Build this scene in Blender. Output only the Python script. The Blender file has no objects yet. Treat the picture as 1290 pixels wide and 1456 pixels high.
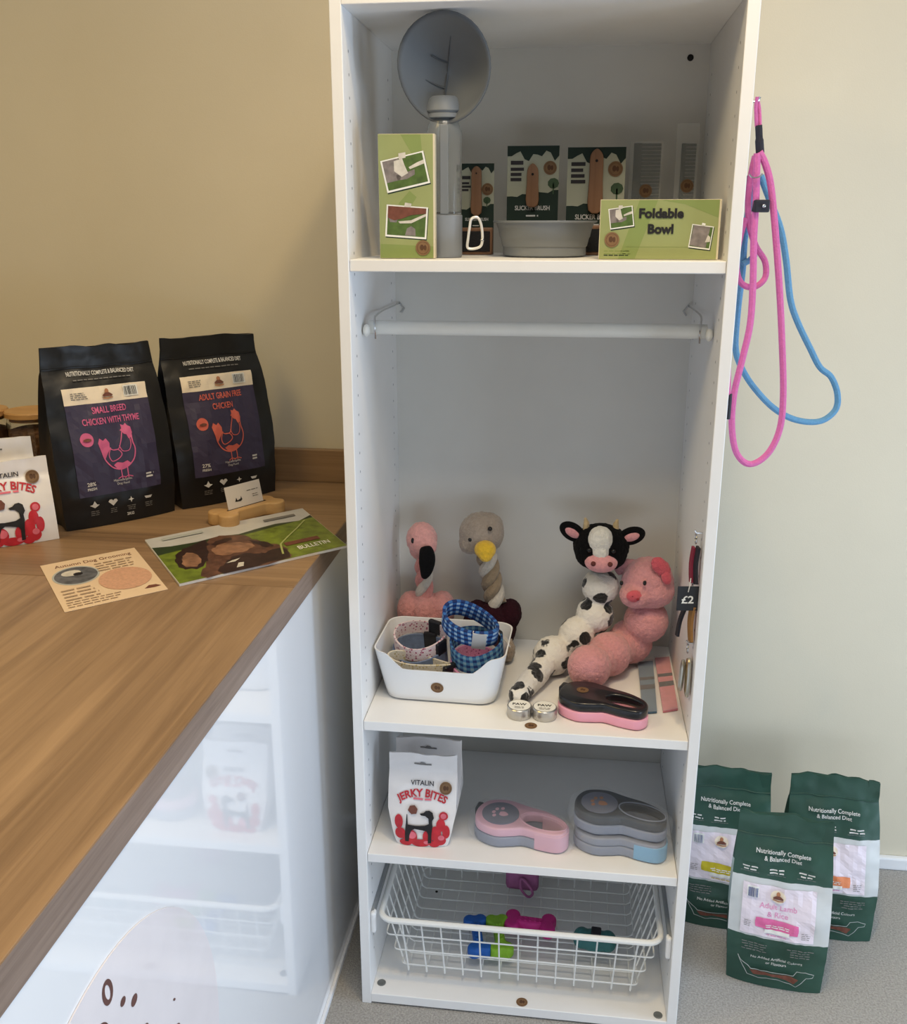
import bpy, bmesh, math, random
from mathutils import Vector, Matrix, Euler, noise
random.seed(7)
sc = bpy.context.scene
col = sc.collection
PI = math.pi

# ------------------------------------------------------------------ camera
FPX, YAW, PITCH = 1368.0, -0.1246, 0.2932
CAM = Vector((0.3658, -1.4874, 1.4593))
cF = Vector((math.sin(YAW)*math.cos(PITCH), math.cos(YAW)*math.cos(PITCH), -math.sin(PITCH)))
cR = Vector((math.cos(YAW), -math.sin(YAW), 0))
cU = cR.cross(cF)
cd = bpy.data.cameras.new('camera'); cam = bpy.data.objects.new('camera', cd); col.objects.link(cam)
cd.sensor_fit = 'HORIZONTAL'; cd.sensor_width = 36.0; cd.lens = 36.0*FPX/1290.0
cd.clip_start = 0.02; cd.clip_end = 60
cam.matrix_world = Matrix(((cR.x, cU.x, -cF.x, CAM.x), (cR.y, cU.y, -cF.y, CAM.y), (cR.z, cU.z, -cF.z, CAM.z), (0, 0, 0, 1)))
sc.camera = cam
def ray(u, v): return cF + cR*((u-645)/FPX) - cU*((v-728)/FPX)
def aty(u, v, y): d = ray(u, v); return CAM + d*((y-CAM.y)/d.y)
def atz(u, v, z): d = ray(u, v); return CAM + d*((z-CAM.z)/d.z)
def atx(u, v, x): d = ray(u, v); return CAM + d*((x-CAM.x)/d.x)
def sz(p, px): return (Vector(p)-CAM).dot(cF)/FPX*px

# ------------------------------------------------------------------ light
WORLD = (0.92, 0.96, 1.0); WORLD_S = 0.06
w = bpy.data.worlds.new('world'); sc.world = w; w.use_nodes = True
w.node_tree.nodes['Background'].inputs[0].default_value = (*WORLD, 1)
w.node_tree.nodes['Background'].inputs[1].default_value = WORLD_S
def area(name, loc, direction, sx, sy, power, color):
    l = bpy.data.lights.new(name, 'AREA'); l.shape = 'RECTANGLE'; l.size = sx; l.size_y = sy
    l.energy = power; l.color = color
    o = bpy.data.objects.new(name, l); col.objects.link(o); o.location = loc
    o.rotation_euler = Vector(direction).to_track_quat('-Z', 'Y').to_euler()
    return o
area('window_daylight', (2.56, -0.26, 0.95), (-1, 0, 0), 0.80, 1.5, 31, (0.60, 0.76, 1.0))
area('right_low_fill', (2.56, -1.70, 0.55), (-1, 0, 0), 0.9, 1.0, 20, (0.68, 0.82, 1.0))  # added cool fill for the lower bays, through a made-up low opening
area('front_low_fill', (0.7, -2.6, 0.32), (0, 1, 0), 2.2, 0.55, 9, (0.74, 0.85, 1.0))  # added low fill facing the wardrobe; no shop window is built there
area('ceiling_lamp_light', (0.50, -0.50, 2.575), (0, 0, -1), 0.11, 0.11, 8.5, (1.0, 0.71, 0.34))
area('ceiling_lamp_light', (-1.25, -1.00, 2.575), (0, 0, -1), 0.90, 0.60, 16, (1.0, 0.71, 0.24))
area('ceiling_room_light', (0.4, -0.95, 2.575), (0, 0, -1), 0.8, 0.5, 14, (1.0, 0.89, 0.72))
vs = sc.view_settings
vs.view_transform = 'Standard'; vs.look = 'None'; vs.gamma = 1.0; vs.use_curve_mapping = False
vs.exposure = 0.07

# ------------------------------------------------------------------ helpers
def lin(c):
    o = []
    for x in c[:3]:
        x /= 255.0
        o.append(x/12.92 if x <= 0.04045 else ((x+0.055)/1.055)**2.4)
    return (*o, 1.0)

MATS = {}
def mat(name, c, rough=0.5, metal=0.0, var=0.06, vsc=30.0, bump=0.0, bsc=200.0, spec=0.5, trans=0.0, alpha=1.0, sheen=0.0, coat=0.0, ior=1.45, stretch=None):
    if name in MATS: return MATS[name]
    m = bpy.data.materials.new(name); m.use_nodes = True; nt = m.node_tree; b = nt.nodes['Principled BSDF']
    b.inputs['Roughness'].default_value = rough; b.inputs['Metallic'].default_value = metal
    b.inputs['Specular IOR Level'].default_value = spec; b.inputs['IOR'].default_value = ior
    b.inputs['Transmission Weight'].default_value = trans; b.inputs['Alpha'].default_value = alpha
    b.inputs['Sheen Weight'].default_value = sheen; b.inputs['Coat Weight'].default_value = coat
    b.inputs['Coat Roughness'].default_value = 0.08
    L = lin(c); b.inputs['Base Color'].default_value = L
    tc = nt.nodes.new('ShaderNodeTexCoord'); src = tc.outputs['Object']
    if stretch:
        mp = nt.nodes.new('ShaderNodeMapping'); mp.inputs['Scale'].default_value = stretch
        nt.links.new(src, mp.inputs[0]); src = mp.outputs[0]
    if var:
        n = nt.nodes.new('ShaderNodeTexNoise'); n.inputs['Scale'].default_value = vsc; n.inputs['Detail'].default_value = 4
        nt.links.new(src, n.inputs['Vector'])
        r = nt.nodes.new('ShaderNodeValToRGB'); r.color_ramp.elements[0].position = 0.3; r.color_ramp.elements[1].position = 0.7
        r.color_ramp.elements[0].color = (*[x*(1-var) for x in L[:3]], 1); r.color_ramp.elements[1].color = (*[min(1, x*(1+var)) for x in L[:3]], 1)
        nt.links.new(n.outputs['Fac'], r.inputs[0]); nt.links.new(r.outputs[0], b.inputs['Base Color'])
    if bump:
        n2 = nt.nodes.new('ShaderNodeTexNoise'); n2.inputs['Scale'].default_value = bsc; n2.inputs['Detail'].default_value = 3
        nt.links.new(src, n2.inputs['Vector'])
        bp = nt.nodes.new('ShaderNodeBump'); bp.inputs['Strength'].default_value = bump; bp.inputs['Distance'].default_value = 0.004
        nt.links.new(n2.outputs['Fac'], bp.inputs['Height']); nt.links.new(bp.outputs[0], b.inputs['Normal'])
    MATS[name] = m
    return m
def nodes(m): return m.node_tree.nodes, m.node_tree.links, m.node_tree.nodes['Principled BSDF']

def wood(name, c1, c2, axis=1, rough=0.42, fine=90.0, plank=0.0):
    m = mat(name, c1, rough, var=0); N, Lk, b = nodes(m)
    tc = N.new('ShaderNodeTexCoord'); mp = N.new('ShaderNodeMapping')
    s = [fine]*3; s[axis] = fine*0.035; mp.inputs['Scale'].default_value = s
    Lk.new(tc.outputs['Object'], mp.inputs[0])
    n = N.new('ShaderNodeTexNoise'); n.inputs['Scale'].default_value = 1.0; n.inputs['Detail'].default_value = 8; n.inputs['Roughness'].default_value = 0.65; n.inputs['Distortion'].default_value = 0.6
    Lk.new(mp.outputs[0], n.inputs['Vector'])
    mp2 = N.new('ShaderNodeMapping'); s2 = [14.0]*3; s2[axis] = 0.7; mp2.inputs['Scale'].default_value = s2; Lk.new(tc.outputs['Object'], mp2.inputs[0])
    n2 = N.new('ShaderNodeTexNoise'); n2.inputs['Scale'].default_value = 1.0; n2.inputs['Detail'].default_value = 3; n2.inputs['Distortion'].default_value = 1.2
    Lk.new(mp2.outputs[0], n2.inputs['Vector'])
    mx = N.new('ShaderNodeMath'); mx.operation = 'MULTIPLY_ADD'; mx.inputs[1].default_value = 0.5; Lk.new(n.outputs['Fac'], mx.inputs[0])
    m2 = N.new('ShaderNodeMath'); m2.operation = 'MULTIPLY'; m2.inputs[1].default_value = 0.5; Lk.new(n2.outputs['Fac'], m2.inputs[0]); Lk.new(m2.outputs[0], mx.inputs[2])
    out = mx.outputs[0]
    if plank:
        sp = N.new('ShaderNodeSeparateXYZ'); Lk.new(tc.outputs['Object'], sp.inputs[0])
        d = N.new('ShaderNodeMath'); d.operation = 'DIVIDE'; d.inputs[1].default_value = plank; Lk.new(sp.outputs[1 if axis == 0 else 0], d.inputs[0])
        fl = N.new('ShaderNodeMath'); fl.operation = 'FLOOR'; Lk.new(d.outputs[0], fl.inputs[0])
        wn = N.new('ShaderNodeTexWhiteNoise'); wn.noise_dimensions = '1D'; Lk.new(fl.outputs[0], wn.inputs['W'])
        a = N.new('ShaderNodeMath'); a.operation = 'MULTIPLY_ADD'; a.inputs[1].default_value = 0.10; Lk.new(wn.outputs['Value'], a.inputs[0]); Lk.new(out, a.inputs[2]); out = a.outputs[0]
    r = N.new('ShaderNodeValToRGB'); e = r.color_ramp.elements
    e[0].position = 0.36; e[0].color = lin(c2); e[1].position = 0.68; e[1].color = lin(c1)
    Lk.new(out, r.inputs[0]); Lk.new(r.outputs[0], b.inputs['Base Color'])
    bp = N.new('ShaderNodeBump'); bp.inputs['Strength'].default_value = 0.12; bp.inputs['Distance'].default_value = 0.001
    Lk.new(n.outputs['Fac'], bp.inputs['Height']); Lk.new(bp.outputs[0], b.inputs['Normal'])
    return m

def spots(name, base, spot, scale, thr, rough=0.9, jitter=0.06):
    m = mat(name, base, rough, var=0, sheen=0.4); N, Lk, b = nodes(m)
    tc = N.new('ShaderNodeTexCoord'); nn = N.new('ShaderNodeTexNoise'); nn.inputs['Scale'].default_value = scale*2.2
    Lk.new(tc.outputs['Object'], nn.inputs['Vector'])
    mv = N.new('ShaderNodeVectorMath'); mv.operation = 'MULTIPLY_ADD'; mv.inputs[1].default_value = (jitter*10/scale,)*3
    Lk.new(nn.outputs['Color'], mv.inputs[0]); Lk.new(tc.outputs['Object'], mv.inputs[2])
    v = N.new('ShaderNodeTexVoronoi'); v.inputs['Scale'].default_value = scale; v.inputs['Randomness'].default_value = 0.9; Lk.new(mv.outputs[0], v.inputs['Vector'])
    r = N.new('ShaderNodeValToRGB'); r.color_ramp.elements[0].position = thr; r.color_ramp.elements[0].color = lin(spot)
    r.color_ramp.elements[1].position = thr+0.04; r.color_ramp.elements[1].color = lin(base)
    Lk.new(v.outputs['Distance'], r.inputs[0]); Lk.new(r.outputs[0], b.inputs['Base Color'])
    n2 = N.new('ShaderNodeTexNoise'); n2.inputs['Scale'].default_value = 500; Lk.new(tc.outputs['Object'], n2.inputs['Vector'])
    bp = N.new('ShaderNodeBump'); bp.inputs['Strength'].default_value = 0.6; bp.inputs['Distance'].default_value = 0.003
    Lk.new(n2.outputs['Fac'], bp.inputs['Height']); Lk.new(bp.outputs[0], b.inputs['Normal'])
    return m

def plaid(name, c0, c1, c2, ku, kv):
    m = mat(name, c0, 0.85, var=0); N, Lk, b = nodes(m)
    uv = N.new('ShaderNodeUVMap'); sp = N.new('ShaderNodeSeparateXYZ'); Lk.new(uv.outputs[0], sp.inputs[0])
    def st(o, k, t):
        a = N.new('ShaderNodeMath'); a.operation = 'MULTIPLY'; a.inputs[1].default_value = k; Lk.new(o, a.inputs[0])
        f = N.new('ShaderNodeMath'); f.operation = 'FRACT'; Lk.new(a.outputs[0], f.inputs[0])
        g = N.new('ShaderNodeMath'); g.operation = 'GREATER_THAN'; g.inputs[1].default_value = t; Lk.new(f.outputs[0], g.inputs[0]); return g.outputs[0]
    a = N.new('ShaderNodeMath'); a.operation = 'ADD'; Lk.new(st(sp.outputs[0], ku, 0.55), a.inputs[0]); Lk.new(st(sp.outputs[1], kv, 0.5), a.inputs[1])
    h = N.new('ShaderNodeMath'); h.operation = 'MULTIPLY'; h.inputs[1].default_value = 0.45; Lk.new(a.outputs[0], h.inputs[0])
    r = N.new('ShaderNodeValToRGB'); r.color_ramp.interpolation = 'CONSTANT'; e = r.color_ramp.elements
    e[0].color = lin(c0); e[1].position = 0.3; e[1].color = lin(c1); x = e.new(0.7); x.color = lin(c2)
    Lk.new(h.outputs[0], r.inputs[0]); Lk.new(r.outputs[0], b.inputs['Base Color'])
    return m

class MB:
    def __init__(s): s.v = []; s.f = []; s.m = []; s.uv = {}
    def add(s, vs_, fs, mi=0, M=None, uvs=None):
        o = len(s.v)
        for i, p in enumerate(vs_):
            p = Vector(p); s.v.append(M @ p if M else p)
            if uvs: s.uv[o+i] = uvs[i]
        for f in fs: s.f.append([i+o for i in f]); s.m.append(mi)
        return s
    def box(s, lo, hi, mi=0, M=None):
        x0, y0, z0 = lo; x1, y1, z1 = hi
        return s.add([(x0,y0,z0),(x1,y0,z0),(x1,y1,z0),(x0,y1,z0),(x0,y0,z1),(x1,y0,z1),(x1,y1,z1),(x0,y1,z1)],
              [(3,2,1,0),(4,5,6,7),(0,1,5,4),(1,2,6,5),(2,3,7,6),(3,0,4,7)], mi, M)
    def tube(s, pts, r, n=8, closed=False, mi=0, flat=1.0):
        pts = [Vector(p) for p in pts]; k = len(pts)
        T = []
        for i in range(k):
            a = pts[(i-1) % k] if (closed or i > 0) else pts[i]; b = pts[(i+1) % k] if (closed or i < k-1) else pts[i]
            t = (b-a); T.append(t.normalized() if t.length > 1e-9 else Vector((0, 0, 1)))
        up = Vector((0, 0, 1)) if abs(T[0].z) < 0.9 else Vector((0, 1, 0))
        N = (up - T[0]*up.dot(T[0])).normalized(); V = []
        for i in range(k):
            N = (N - T[i]*N.dot(T[i])).normalized(); B = T[i].cross(N)
            ri = r[i] if isinstance(r, (list, tuple)) else r
            for j in range(n):
                a = 2*PI*j/n; V.append(pts[i] + N*(math.cos(a)*ri) + B*(math.sin(a)*ri*flat))
        F = []
        for i in range(k if closed else k-1):
            for j in range(n):
                a, b = i*n+j, i*n+(j+1) % n; c, d = ((i+1) % k)*n+(j+1) % n, ((i+1) % k)*n+j
                F.append((a, d, c, b) if False else (a, b, c, d))
        if not closed: F.append(list(range(n))[::-1]); F.append([(k-1)*n+j for j in range(n)])
        return s.add(V, F, mi)
    def lathe(s, prof, n=32, mi=0, M=None, cap=True):
        V = []; F = []
        for r, z in prof:
            for j in range(n): a = 2*PI*j/n; V.append((r*math.cos(a), r*math.sin(a), z))
        for i in range(len(prof)-1):
            for j in range(n): F.append((i*n+j, i*n+(j+1) % n, (i+1)*n+(j+1) % n, (i+1)*n+j))
        if cap: F.append(list(range(n))[::-1]); F.append([(len(prof)-1)*n+j for j in range(n)])
        return s.add(V, F, mi, M)
    def ell(s, c, r, rot=(0, 0, 0), nu=24, nv=14, mi=0, power=1.0):
        if not isinstance(r, (tuple, list)): r = (r, r, r)
        M = Matrix.Translation(Vector(c)) @ (rot.to_4x4() if isinstance(rot, Matrix) else Euler(rot).to_matrix().to_4x4())
        V = [(0, 0, -r[2])]; F = []
        for i in range(1, nv):
            p = -PI/2 + PI*i/nv
            for j in range(nu):
                a = 2*PI*j/nu; cp = math.cos(p)
                V.append((r[0]*cp*math.cos(a), r[1]*cp*math.sin(a), r[2]*math.sin(p)))
        V.append((0, 0, r[2])); t = len(V)-1
        for j in range(nu): F.append((0, 1+(j+1) % nu, 1+j)); F.append((t, 1+(nv-2)*nu+j, 1+(nv-2)*nu+(j+1) % nu))
        for i in range(nv-2):
            for j in range(nu): a = 1+i*nu; F.append((a+j, a+(j+1) % nu, a+nu+(j+1) % nu, a+nu+j))
        return s.add(V, F, mi, M)
    def poly(s, pts, fs=None, mi=0, S=None):
        pts3 = [S(*p) if S else Vector(p) for p in pts]
        return s.add(pts3, fs or [list(range(len(pts)))], mi)
    def ribbon(s, pts, ups, width, th=0.002, closed=False, mi=0):
        pts = [Vector(p) for p in pts]; k = len(pts); V = []; U = []; acc = 0
        for i in range(k):
            a = pts[(i-1) % k] if (closed or i > 0) else pts[i]; b = pts[(i+1) % k] if (closed or i < k-1) else pts[i]
            t = (b-a).normalized(); up = ups[i] if isinstance(ups, list) else Vector(ups)
            up = (up - t*up.dot(t)).normalized(); n = t.cross(up)
            if i: acc += (pts[i]-pts[i-1]).length
            for q, (du, dn) in enumerate(((-.5, -.5), (.5, -.5), (.5, .5), (-.5, .5))):
                V.append(pts[i] + up*(width*du) + n*(th*dn)); U.append((acc, (du+.5)*width))
        F = []
        for i in range(k if closed else k-1):
            for j in range(4): a, b = i*4+j, i*4+(j+1) % 4; c, d = ((i+1) % k)*4+(j+1) % 4, ((i+1) % k)*4+j; F.append((a, b, c, d))
        if not closed: F.append((3, 2, 1, 0)); F.append([(k-1)*4+j for j in range(4)])
        return s.add(V, F, mi, None, U)

def cat(pts, n=6, closed=False):
    pts = [Vector(p) for p in pts]; k = len(pts); out = []
    for i in range(k if closed else k-1):
        if closed: p0, p1, p2, p3 = pts[(i-1) % k], pts[i], pts[(i+1) % k], pts[(i+2) % k]
        else: p0, p1, p2, p3 = pts[max(i-1, 0)], pts[i], pts[i+1], pts[min(i+2, k-1)]
        for j in range(n):
            t = j/n; out.append(0.5*((2*p1)+(p2-p0)*t+(2*p0-5*p1+4*p2-p3)*t*t+(3*p1-p0-3*p2+p3)*t**3))
    if not closed: out.append(pts[-1])
    return out

def tag(o, label=None, cat_=None, group=None, kind=None):
    if label: o['label'] = label
    if cat_: o['category'] = cat_
    if group: o['group'] = group
    if kind: o['kind'] = kind
    return o
def link(o, parent=None, world=False):
    col.objects.link(o)
    if parent is not None:
        o.parent = parent
        if world: o.matrix_parent_inverse = parent.matrix_basis.inverted()
    return o
def obj(name, mb, mats, parent=None, world=False, smooth=True, ang=35, bevel=0, remesh=0, sub=0, solid=0, sm=0, fix=True, fuzz=0):
    me = bpy.data.meshes.new(name)
    if isinstance(mb, MB):
        me.from_pydata([tuple(v) for v in mb.v], [], mb.f)
        if mb.uv:
            ul = me.uv_layers.new(name='UVMap')
            for lp in me.loops: ul.data[lp.index].uv = mb.uv.get(lp.vertex_index, (0, 0))
        mi = mb.m
    else: me = mb; mi = None
    for m in (mats if isinstance(mats, (list, tuple)) else [mats]): me.materials.append(m)
    if mi and max(mi) > 0: me.polygons.foreach_set('material_index', mi)
    if fix:
        bm = bmesh.new(); bm.from_mesh(me); bmesh.ops.recalc_face_normals(bm, faces=bm.faces); bm.to_mesh(me); bm.free()
    if smooth:
        me.polygons.foreach_set('use_smooth', [True]*len(me.polygons)); me.set_sharp_from_angle(angle=math.radians(ang))
    me.update()
    o = bpy.data.objects.new(name, me); link(o, parent, world)
    if remesh:
        r = o.modifiers.new('remesh', 'REMESH'); r.mode = 'VOXEL'; r.voxel_size = remesh; r.use_smooth_shade = True
        s_ = o.modifiers.new('smooth', 'SMOOTH'); s_.factor = 0.5; s_.iterations = sm or 6
    if fuzz:
        tx = bpy.data.textures.get('fuzz') or bpy.data.textures.new('fuzz', 'CLOUDS'); tx.noise_scale = 0.006; tx.noise_depth = 1
        d_ = o.modifiers.new('fuzz', 'DISPLACE'); d_.texture = tx; d_.texture_coords = 'LOCAL'; d_.strength = fuzz; d_.mid_level = 0.5
    if solid:
        s_ = o.modifiers.new('solid', 'SOLIDIFY'); s_.thickness = solid; s_.offset = 0
    if sub:
        s_ = o.modifiers.new('sub', 'SUBSURF'); s_.levels = sub; s_.render_levels = sub
    if bevel:
        b = o.modifiers.new('bevel', 'BEVEL'); b.width = bevel; b.segments = 2; b.limit_method = 'ANGLE'; b.angle_limit = math.radians(40)
    return o
def thing(name, label, cat_, loc=(0, 0, 0), rotz=0, group=None, rot=None):
    o = bpy.data.objects.new(name, None); col.objects.link(o); o.empty_display_size = 0.05
    o.location = loc; o.rotation_euler = rot if rot else (0, 0, rotz)
    return tag(o, label, cat_, group)
def boxo(name, lo, hi, m, parent=None, world=False, bevel=0.0):
    return obj(name, MB().box(lo, hi), m, parent, world, smooth=False, bevel=bevel)

# ---- flat print helpers: 2D meshes mapped on a surface S(s, t)
def text2d(txt, size=1.0, width=None, bold=0.0, align='CENTER', shear=0.0):
    cu = bpy.data.curves.new('t', 'FONT'); cu.body = txt; cu.size = 1.0; cu.align_x = align; cu.offset = bold; cu.resolution_u = 3; cu.shear = shear; cu.fill_mode = 'FRONT'
    o = bpy.data.objects.new('t', cu); me = bpy.data.meshes.new_from_object(o)
    V = [(v.co.x, v.co.y) for v in me.vertices]; F = [list(p.vertices) for p in me.polygons]
    bpy.data.objects.remove(o); bpy.data.curves.remove(cu); bpy.data.meshes.remove(me)
    if not V: return [], []
    xs = [p[0] for p in V]; w_ = max(xs)-min(xs); c0 = (max(xs)+min(xs))/2
    sx = size if width is None else width/w_
    if align == 'CENTER': V = [((x-c0)*sx, y*size) for x, y in V]
    else: V = [((x-min(xs))*sx, y*size) for x, y in V]
    return V, F
class P2:
    """flat print: coloured 2D shapes in metres; build() maps them on a surface"""
    def __init__(s): s.layers = {}
    def _g(s, m): return s.layers.setdefault(m, [[], []])
    def shape(s, m, V, F):
        g = s._g(m); o = len(g[0]); g[0] += list(V); g[1] += [[i+o for i in f] for f in F]
    def poly(s, m, pts): s.shape(m, pts, [list(range(len(pts)))])
    def rect(s, m, x0, y0, x1, y1): s.poly(m, [(x0, y0), (x1, y0), (x1, y1), (x0, y1)])
    def disc(s, m, x, y, r, ry=None, n=20, a0=0): s.poly(m, [(x+r*math.cos(2*PI*i/n+a0), y+(ry or r)*math.sin(2*PI*i/n+a0)) for i in range(n)])
    def text(s, m, txt, x, y, size, width=None, bold=0.012, align='CENTER', arc=0, rot=0.0):
        V, F = text2d(txt, size, width, bold, align)
        ca, sa = math.cos(rot), math.sin(rot)
        if arc: V = [((arc+b)*math.sin(a/arc), (arc+b)*math.cos(a/arc)-arc) for a, b in V]
        s.shape(m, [(x+a*ca-b*sa, y+a*sa+b*ca) for a, b in V], F)
    def line(s, m, pts, wd, closed=False):
        pts = [Vector((p[0], p[1], 0)) for p in pts]; k = len(pts); V = []; F = []
        for i in range(k):
            a = pts[(i-1) % k] if (closed or i) else pts[i]; b = pts[(i+1) % k] if (closed or i < k-1) else pts[i]
            t = (b-a).normalized(); n = Vector((-t.y, t.x, 0))*wd/2; V += [(pts[i]+n)[:2], (pts[i]-n)[:2]]
        for i in range(k if closed else k-1): a, b = 2*i, 2*((i+1) % k); F.append((a, b, b+1, a+1))
        s.shape(m, V, F)
    def bars(s, m, x0, x1, y, n, dy, h, jag=0.25, center=False):
        for i in range(n):
            L = (x1-x0)*(1-jag*random.random())
            xa = (x0+x1-L)/2 if center else x0
            x = xa
            while x < xa+L:
                l_ = min(random.uniform(3, 7)*h, xa+L-x); s.rect(m, x, y-i*dy, x+l_, y-i*dy+h); x += l_+h*1.1
    def build(s, names, S, parent, world=False, off0=0.0012, step=0.0005, maxlen=0.012, tr=None):
        """names: dict material->part name; layers stacked in insertion order"""
        for i, (m, (V, F)) in enumerate(s.layers.items()):
            nm = names.get(m.name, 'print') if isinstance(names, dict) else names
            bm = bmesh.new()
            vs_ = [bm.verts.new((a, b, 0)) for a, b in V]
            for f in F:
                try: bm.faces.new([vs_[j] for j in f])
                except ValueError: pass
            bmesh.ops.triangulate(bm, faces=bm.faces)
            if maxlen:
                for _ in range(4):
                    es = [e for e in bm.edges if e.calc_length() > maxlen]
                    if not es: break
                    bmesh.ops.subdivide_edges(bm, edges=es, cuts=1); bmesh.ops.triangulate(bm, faces=bm.faces)
            for v in bm.verts:
                p = v.co.copy(); q = tr(p.x, p.y) if tr else (p.x, p.y)
                v.co = S(q[0], q[1], off0+step*i)
            me = bpy.data.meshes.new(nm); bm.to_mesh(me); bm.free()
            o_ = obj(nm, me, m, parent, world, smooth=False, fix=False); o_['kind'] = 'stuff'

def planeS(o, ex, ey, n=None):
    o = Vector(o); ex = Vector(ex).normalized(); ey = Vector(ey).normalized(); n = n or ex.cross(ey)
    return lambda a, b, d=0: o+ex*a+ey*b+n*d
FRONT = lambda y: planeS((0, y, 0), (1, 0, 0), (0, 0, 1))     # a face looking along -Y
TOP = lambda z: planeS((0, 0, z), (1, 0, 0), (0, 1, 0))

# ---- common print colours
K_white = mat('print_white', (235, 235, 230), 0.6, var=0.02)
K_black = mat('print_black', (28, 26, 28), 0.6, var=0.02)
K_red = mat('print_red', (190, 40, 52), 0.5, var=0.15, vsc=60)
K_redl = mat('print_rose', (222, 110, 125), 0.5, var=0.15, vsc=60)
K_brown = mat('print_brown', (112, 66, 52), 0.6, var=0.2, vsc=120)
K_pink = mat('print_pink', (208, 98, 142), 0.6, var=0.03)
K_coral = mat('print_coral', (208, 102, 86), 0.6, var=0.03)
K_grey = mat('print_grey', (120, 118, 116), 0.6, var=0.03)
K_lgrey = mat('print_light_grey', (176, 180, 178), 0.6, var=0.03)
K_cream = mat('print_cream', (236, 222, 200), 0.6, var=0.02)
K_kraft = mat('sticker_kraft', (128, 98, 68), 0.7, var=0.12, vsc=90)
K_kraftd = mat('sticker_ink', (86, 58, 38), 0.7, var=0.05)
K_green = mat('print_leaf_green', (78, 102, 48), 0.6, var=0.25, vsc=80)
K_dgreen = mat('print_dark_green', (24, 44, 34), 0.6, var=0.05)
K_stone = mat('print_stone', (128, 120, 118), 0.6, var=0.3, vsc=90)
K_fleece = mat('print_fleece', (205, 200, 190), 0.6, var=0.12, vsc=90)
def sticker(P, x, y, r):
    P.disc(K_kraft, x, y, r, n=28)
    P.disc(K_kraftd, x-r*.15, y+r*.05, r*.28, r*.4, n=10); P.disc(K_kraftd, x+r*.28, y+r*.02, r*.2, r*.36, n=10)
    P.line(K_kraftd, [(x+r*.78*math.cos(a*PI/12), y+r*.78*math.sin(a*PI/12)) for a in range(24)], r*.05, True)
ST = {'sticker_kraft': 'sticker', 'sticker_ink': 'sticker_print'}

# ================================================================== SETTING
Z1, Z2, Z3, Z0 = 1.4036, 0.6137, 0.3395, 0.024
WY = 0.562
m_wall = mat('wall_paint', (216, 208, 186), 0.75, var=0.015, vsc=6, bump=0.06, bsc=350)
m_carpet = mat('carpet', (166, 162, 155), 0.95, var=0.28, vsc=260, bump=0.9, bsc=420, sheen=0.2)
m_white = mat('white_trim', (236, 238, 240), 0.35, var=0.01)
def struct(o): o['kind'] = 'structure'; return o
struct(boxo('floor', (-2.4, -3.2, -0.05), (2.62, WY+0.1, 0), m_carpet))
struct(boxo('wall_back', (-2.4, WY, 0), (2.62, WY+0.1, 2.6), m_wall))
struct(boxo('ceiling', (-2.4, -3.2, 2.6), (2.62, WY+0.1, 2.7), m_white))
wr = MB(); wr.box((2.62, -3.2, 0), (2.72, -2.1, 2.6)); wr.box((2.62, -1.1, 0), (2.72, -0.70, 2.6)); wr.box((2.62, -2.1, 1.2), (2.72, -1.1, 2.6)); wr.box((2.62, 0.28, 0), (2.72, WY, 2.6)); wr.box((2.62, -0.68, 2.12), (2.72, 0.28, 2.6)); wr.box((2.62, -0.68, 0), (2.72, 0.28, 0.08))
struct(obj('wall_right', wr, m_wall, smooth=False))
wf = thing('window_1', 'white framed tall window in right wall', 'window', (2.63, -0.20, 0.08)); struct(wf); del wf['category']
fr = MB()
for (a, b) in (((0, -.475, 0), (.07, -.435, 2.04)), ((0, .435, 0), (.07, .475, 2.04)), ((0, -.435, 0), (.07, .435, .05)), ((0, -.435, 1.99), (.07, .435, 2.04)), ((.01, -.435, 1.0), (.06, .435, 1.04))): fr.box(a, b)
obj('window_frame', fr, m_white, wf, smooth=False, bevel=.004)
struct(boxo('baseboard_back', (-2.4, WY-0.016, 0), (2.62, WY, 0.032), m_white, bevel=0.004))

# ================================================================== COUNTER
m_gloss = mat('gloss_white', (240, 242, 245), 0.025, var=0.0, coat=0.6, spec=0.6)
WT = lambda n, ax: wood(n, (176, 134, 96), (128, 92, 62), ax, 0.38, 75.0, 0.0)
m_top_y = wood('worktop_oak_lengthwise', (168, 138, 106), (122, 97, 73), 1, 0.4, 70.0, 0.085)
m_top_x = wood('worktop_oak_crosswise', (160, 130, 98), (118, 93, 69), 0, 0.4, 70.0, 0.085)
m_edge = wood('worktop_edge_oak', (156, 136, 122), (116, 98, 86), 1, 0.45, 150.0)
XE, XP = -0.066, -0.069
ct = thing('counter', 'high gloss white counter panel under the oak worktop', 'counter', (-0.5, -0.4, 0))
boxo('end_panel', (-0.083, -1.6, 0.0), (XP+.003, 0.545, 0.858), m_gloss, ct, True, bevel=.0015)
boxo('carcass', (-1.6, -1.6, 0.0), (-0.085, 0.545, 0.856), m_white, ct, True)
boxo('plinth_strip', (XP+.003, -1.6, 0.0), (XP+.009, 0.545, 0.012), m_white, ct, True, bevel=.001)
wt = thing('worktop', 'brown oak worktop with upstand along the wall', 'worktop', (-0.5, -0.4, 0.858))
JY = -0.094
boxo('board', (-1.6, -1.62, 0.858), (XE, JY-.0006, 0.9), m_top_y, wt, True, bevel=.0012)
boxo('board', (-1.6, JY+.0006, 0.858), (XE, WY-.002, 0.9), m_top_x, wt, True, bevel=.0012)
boxo('edge_band', (XE, -1.62, 0.858), (XE+.0012, WY-.002, 0.8994), m_edge, wt, True)
boxo('upstand', (-1.6, WY-.02, 0.9002), (XE, WY-.001, 0.974), m_top_x, wt, True, bevel=.0015)
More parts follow.
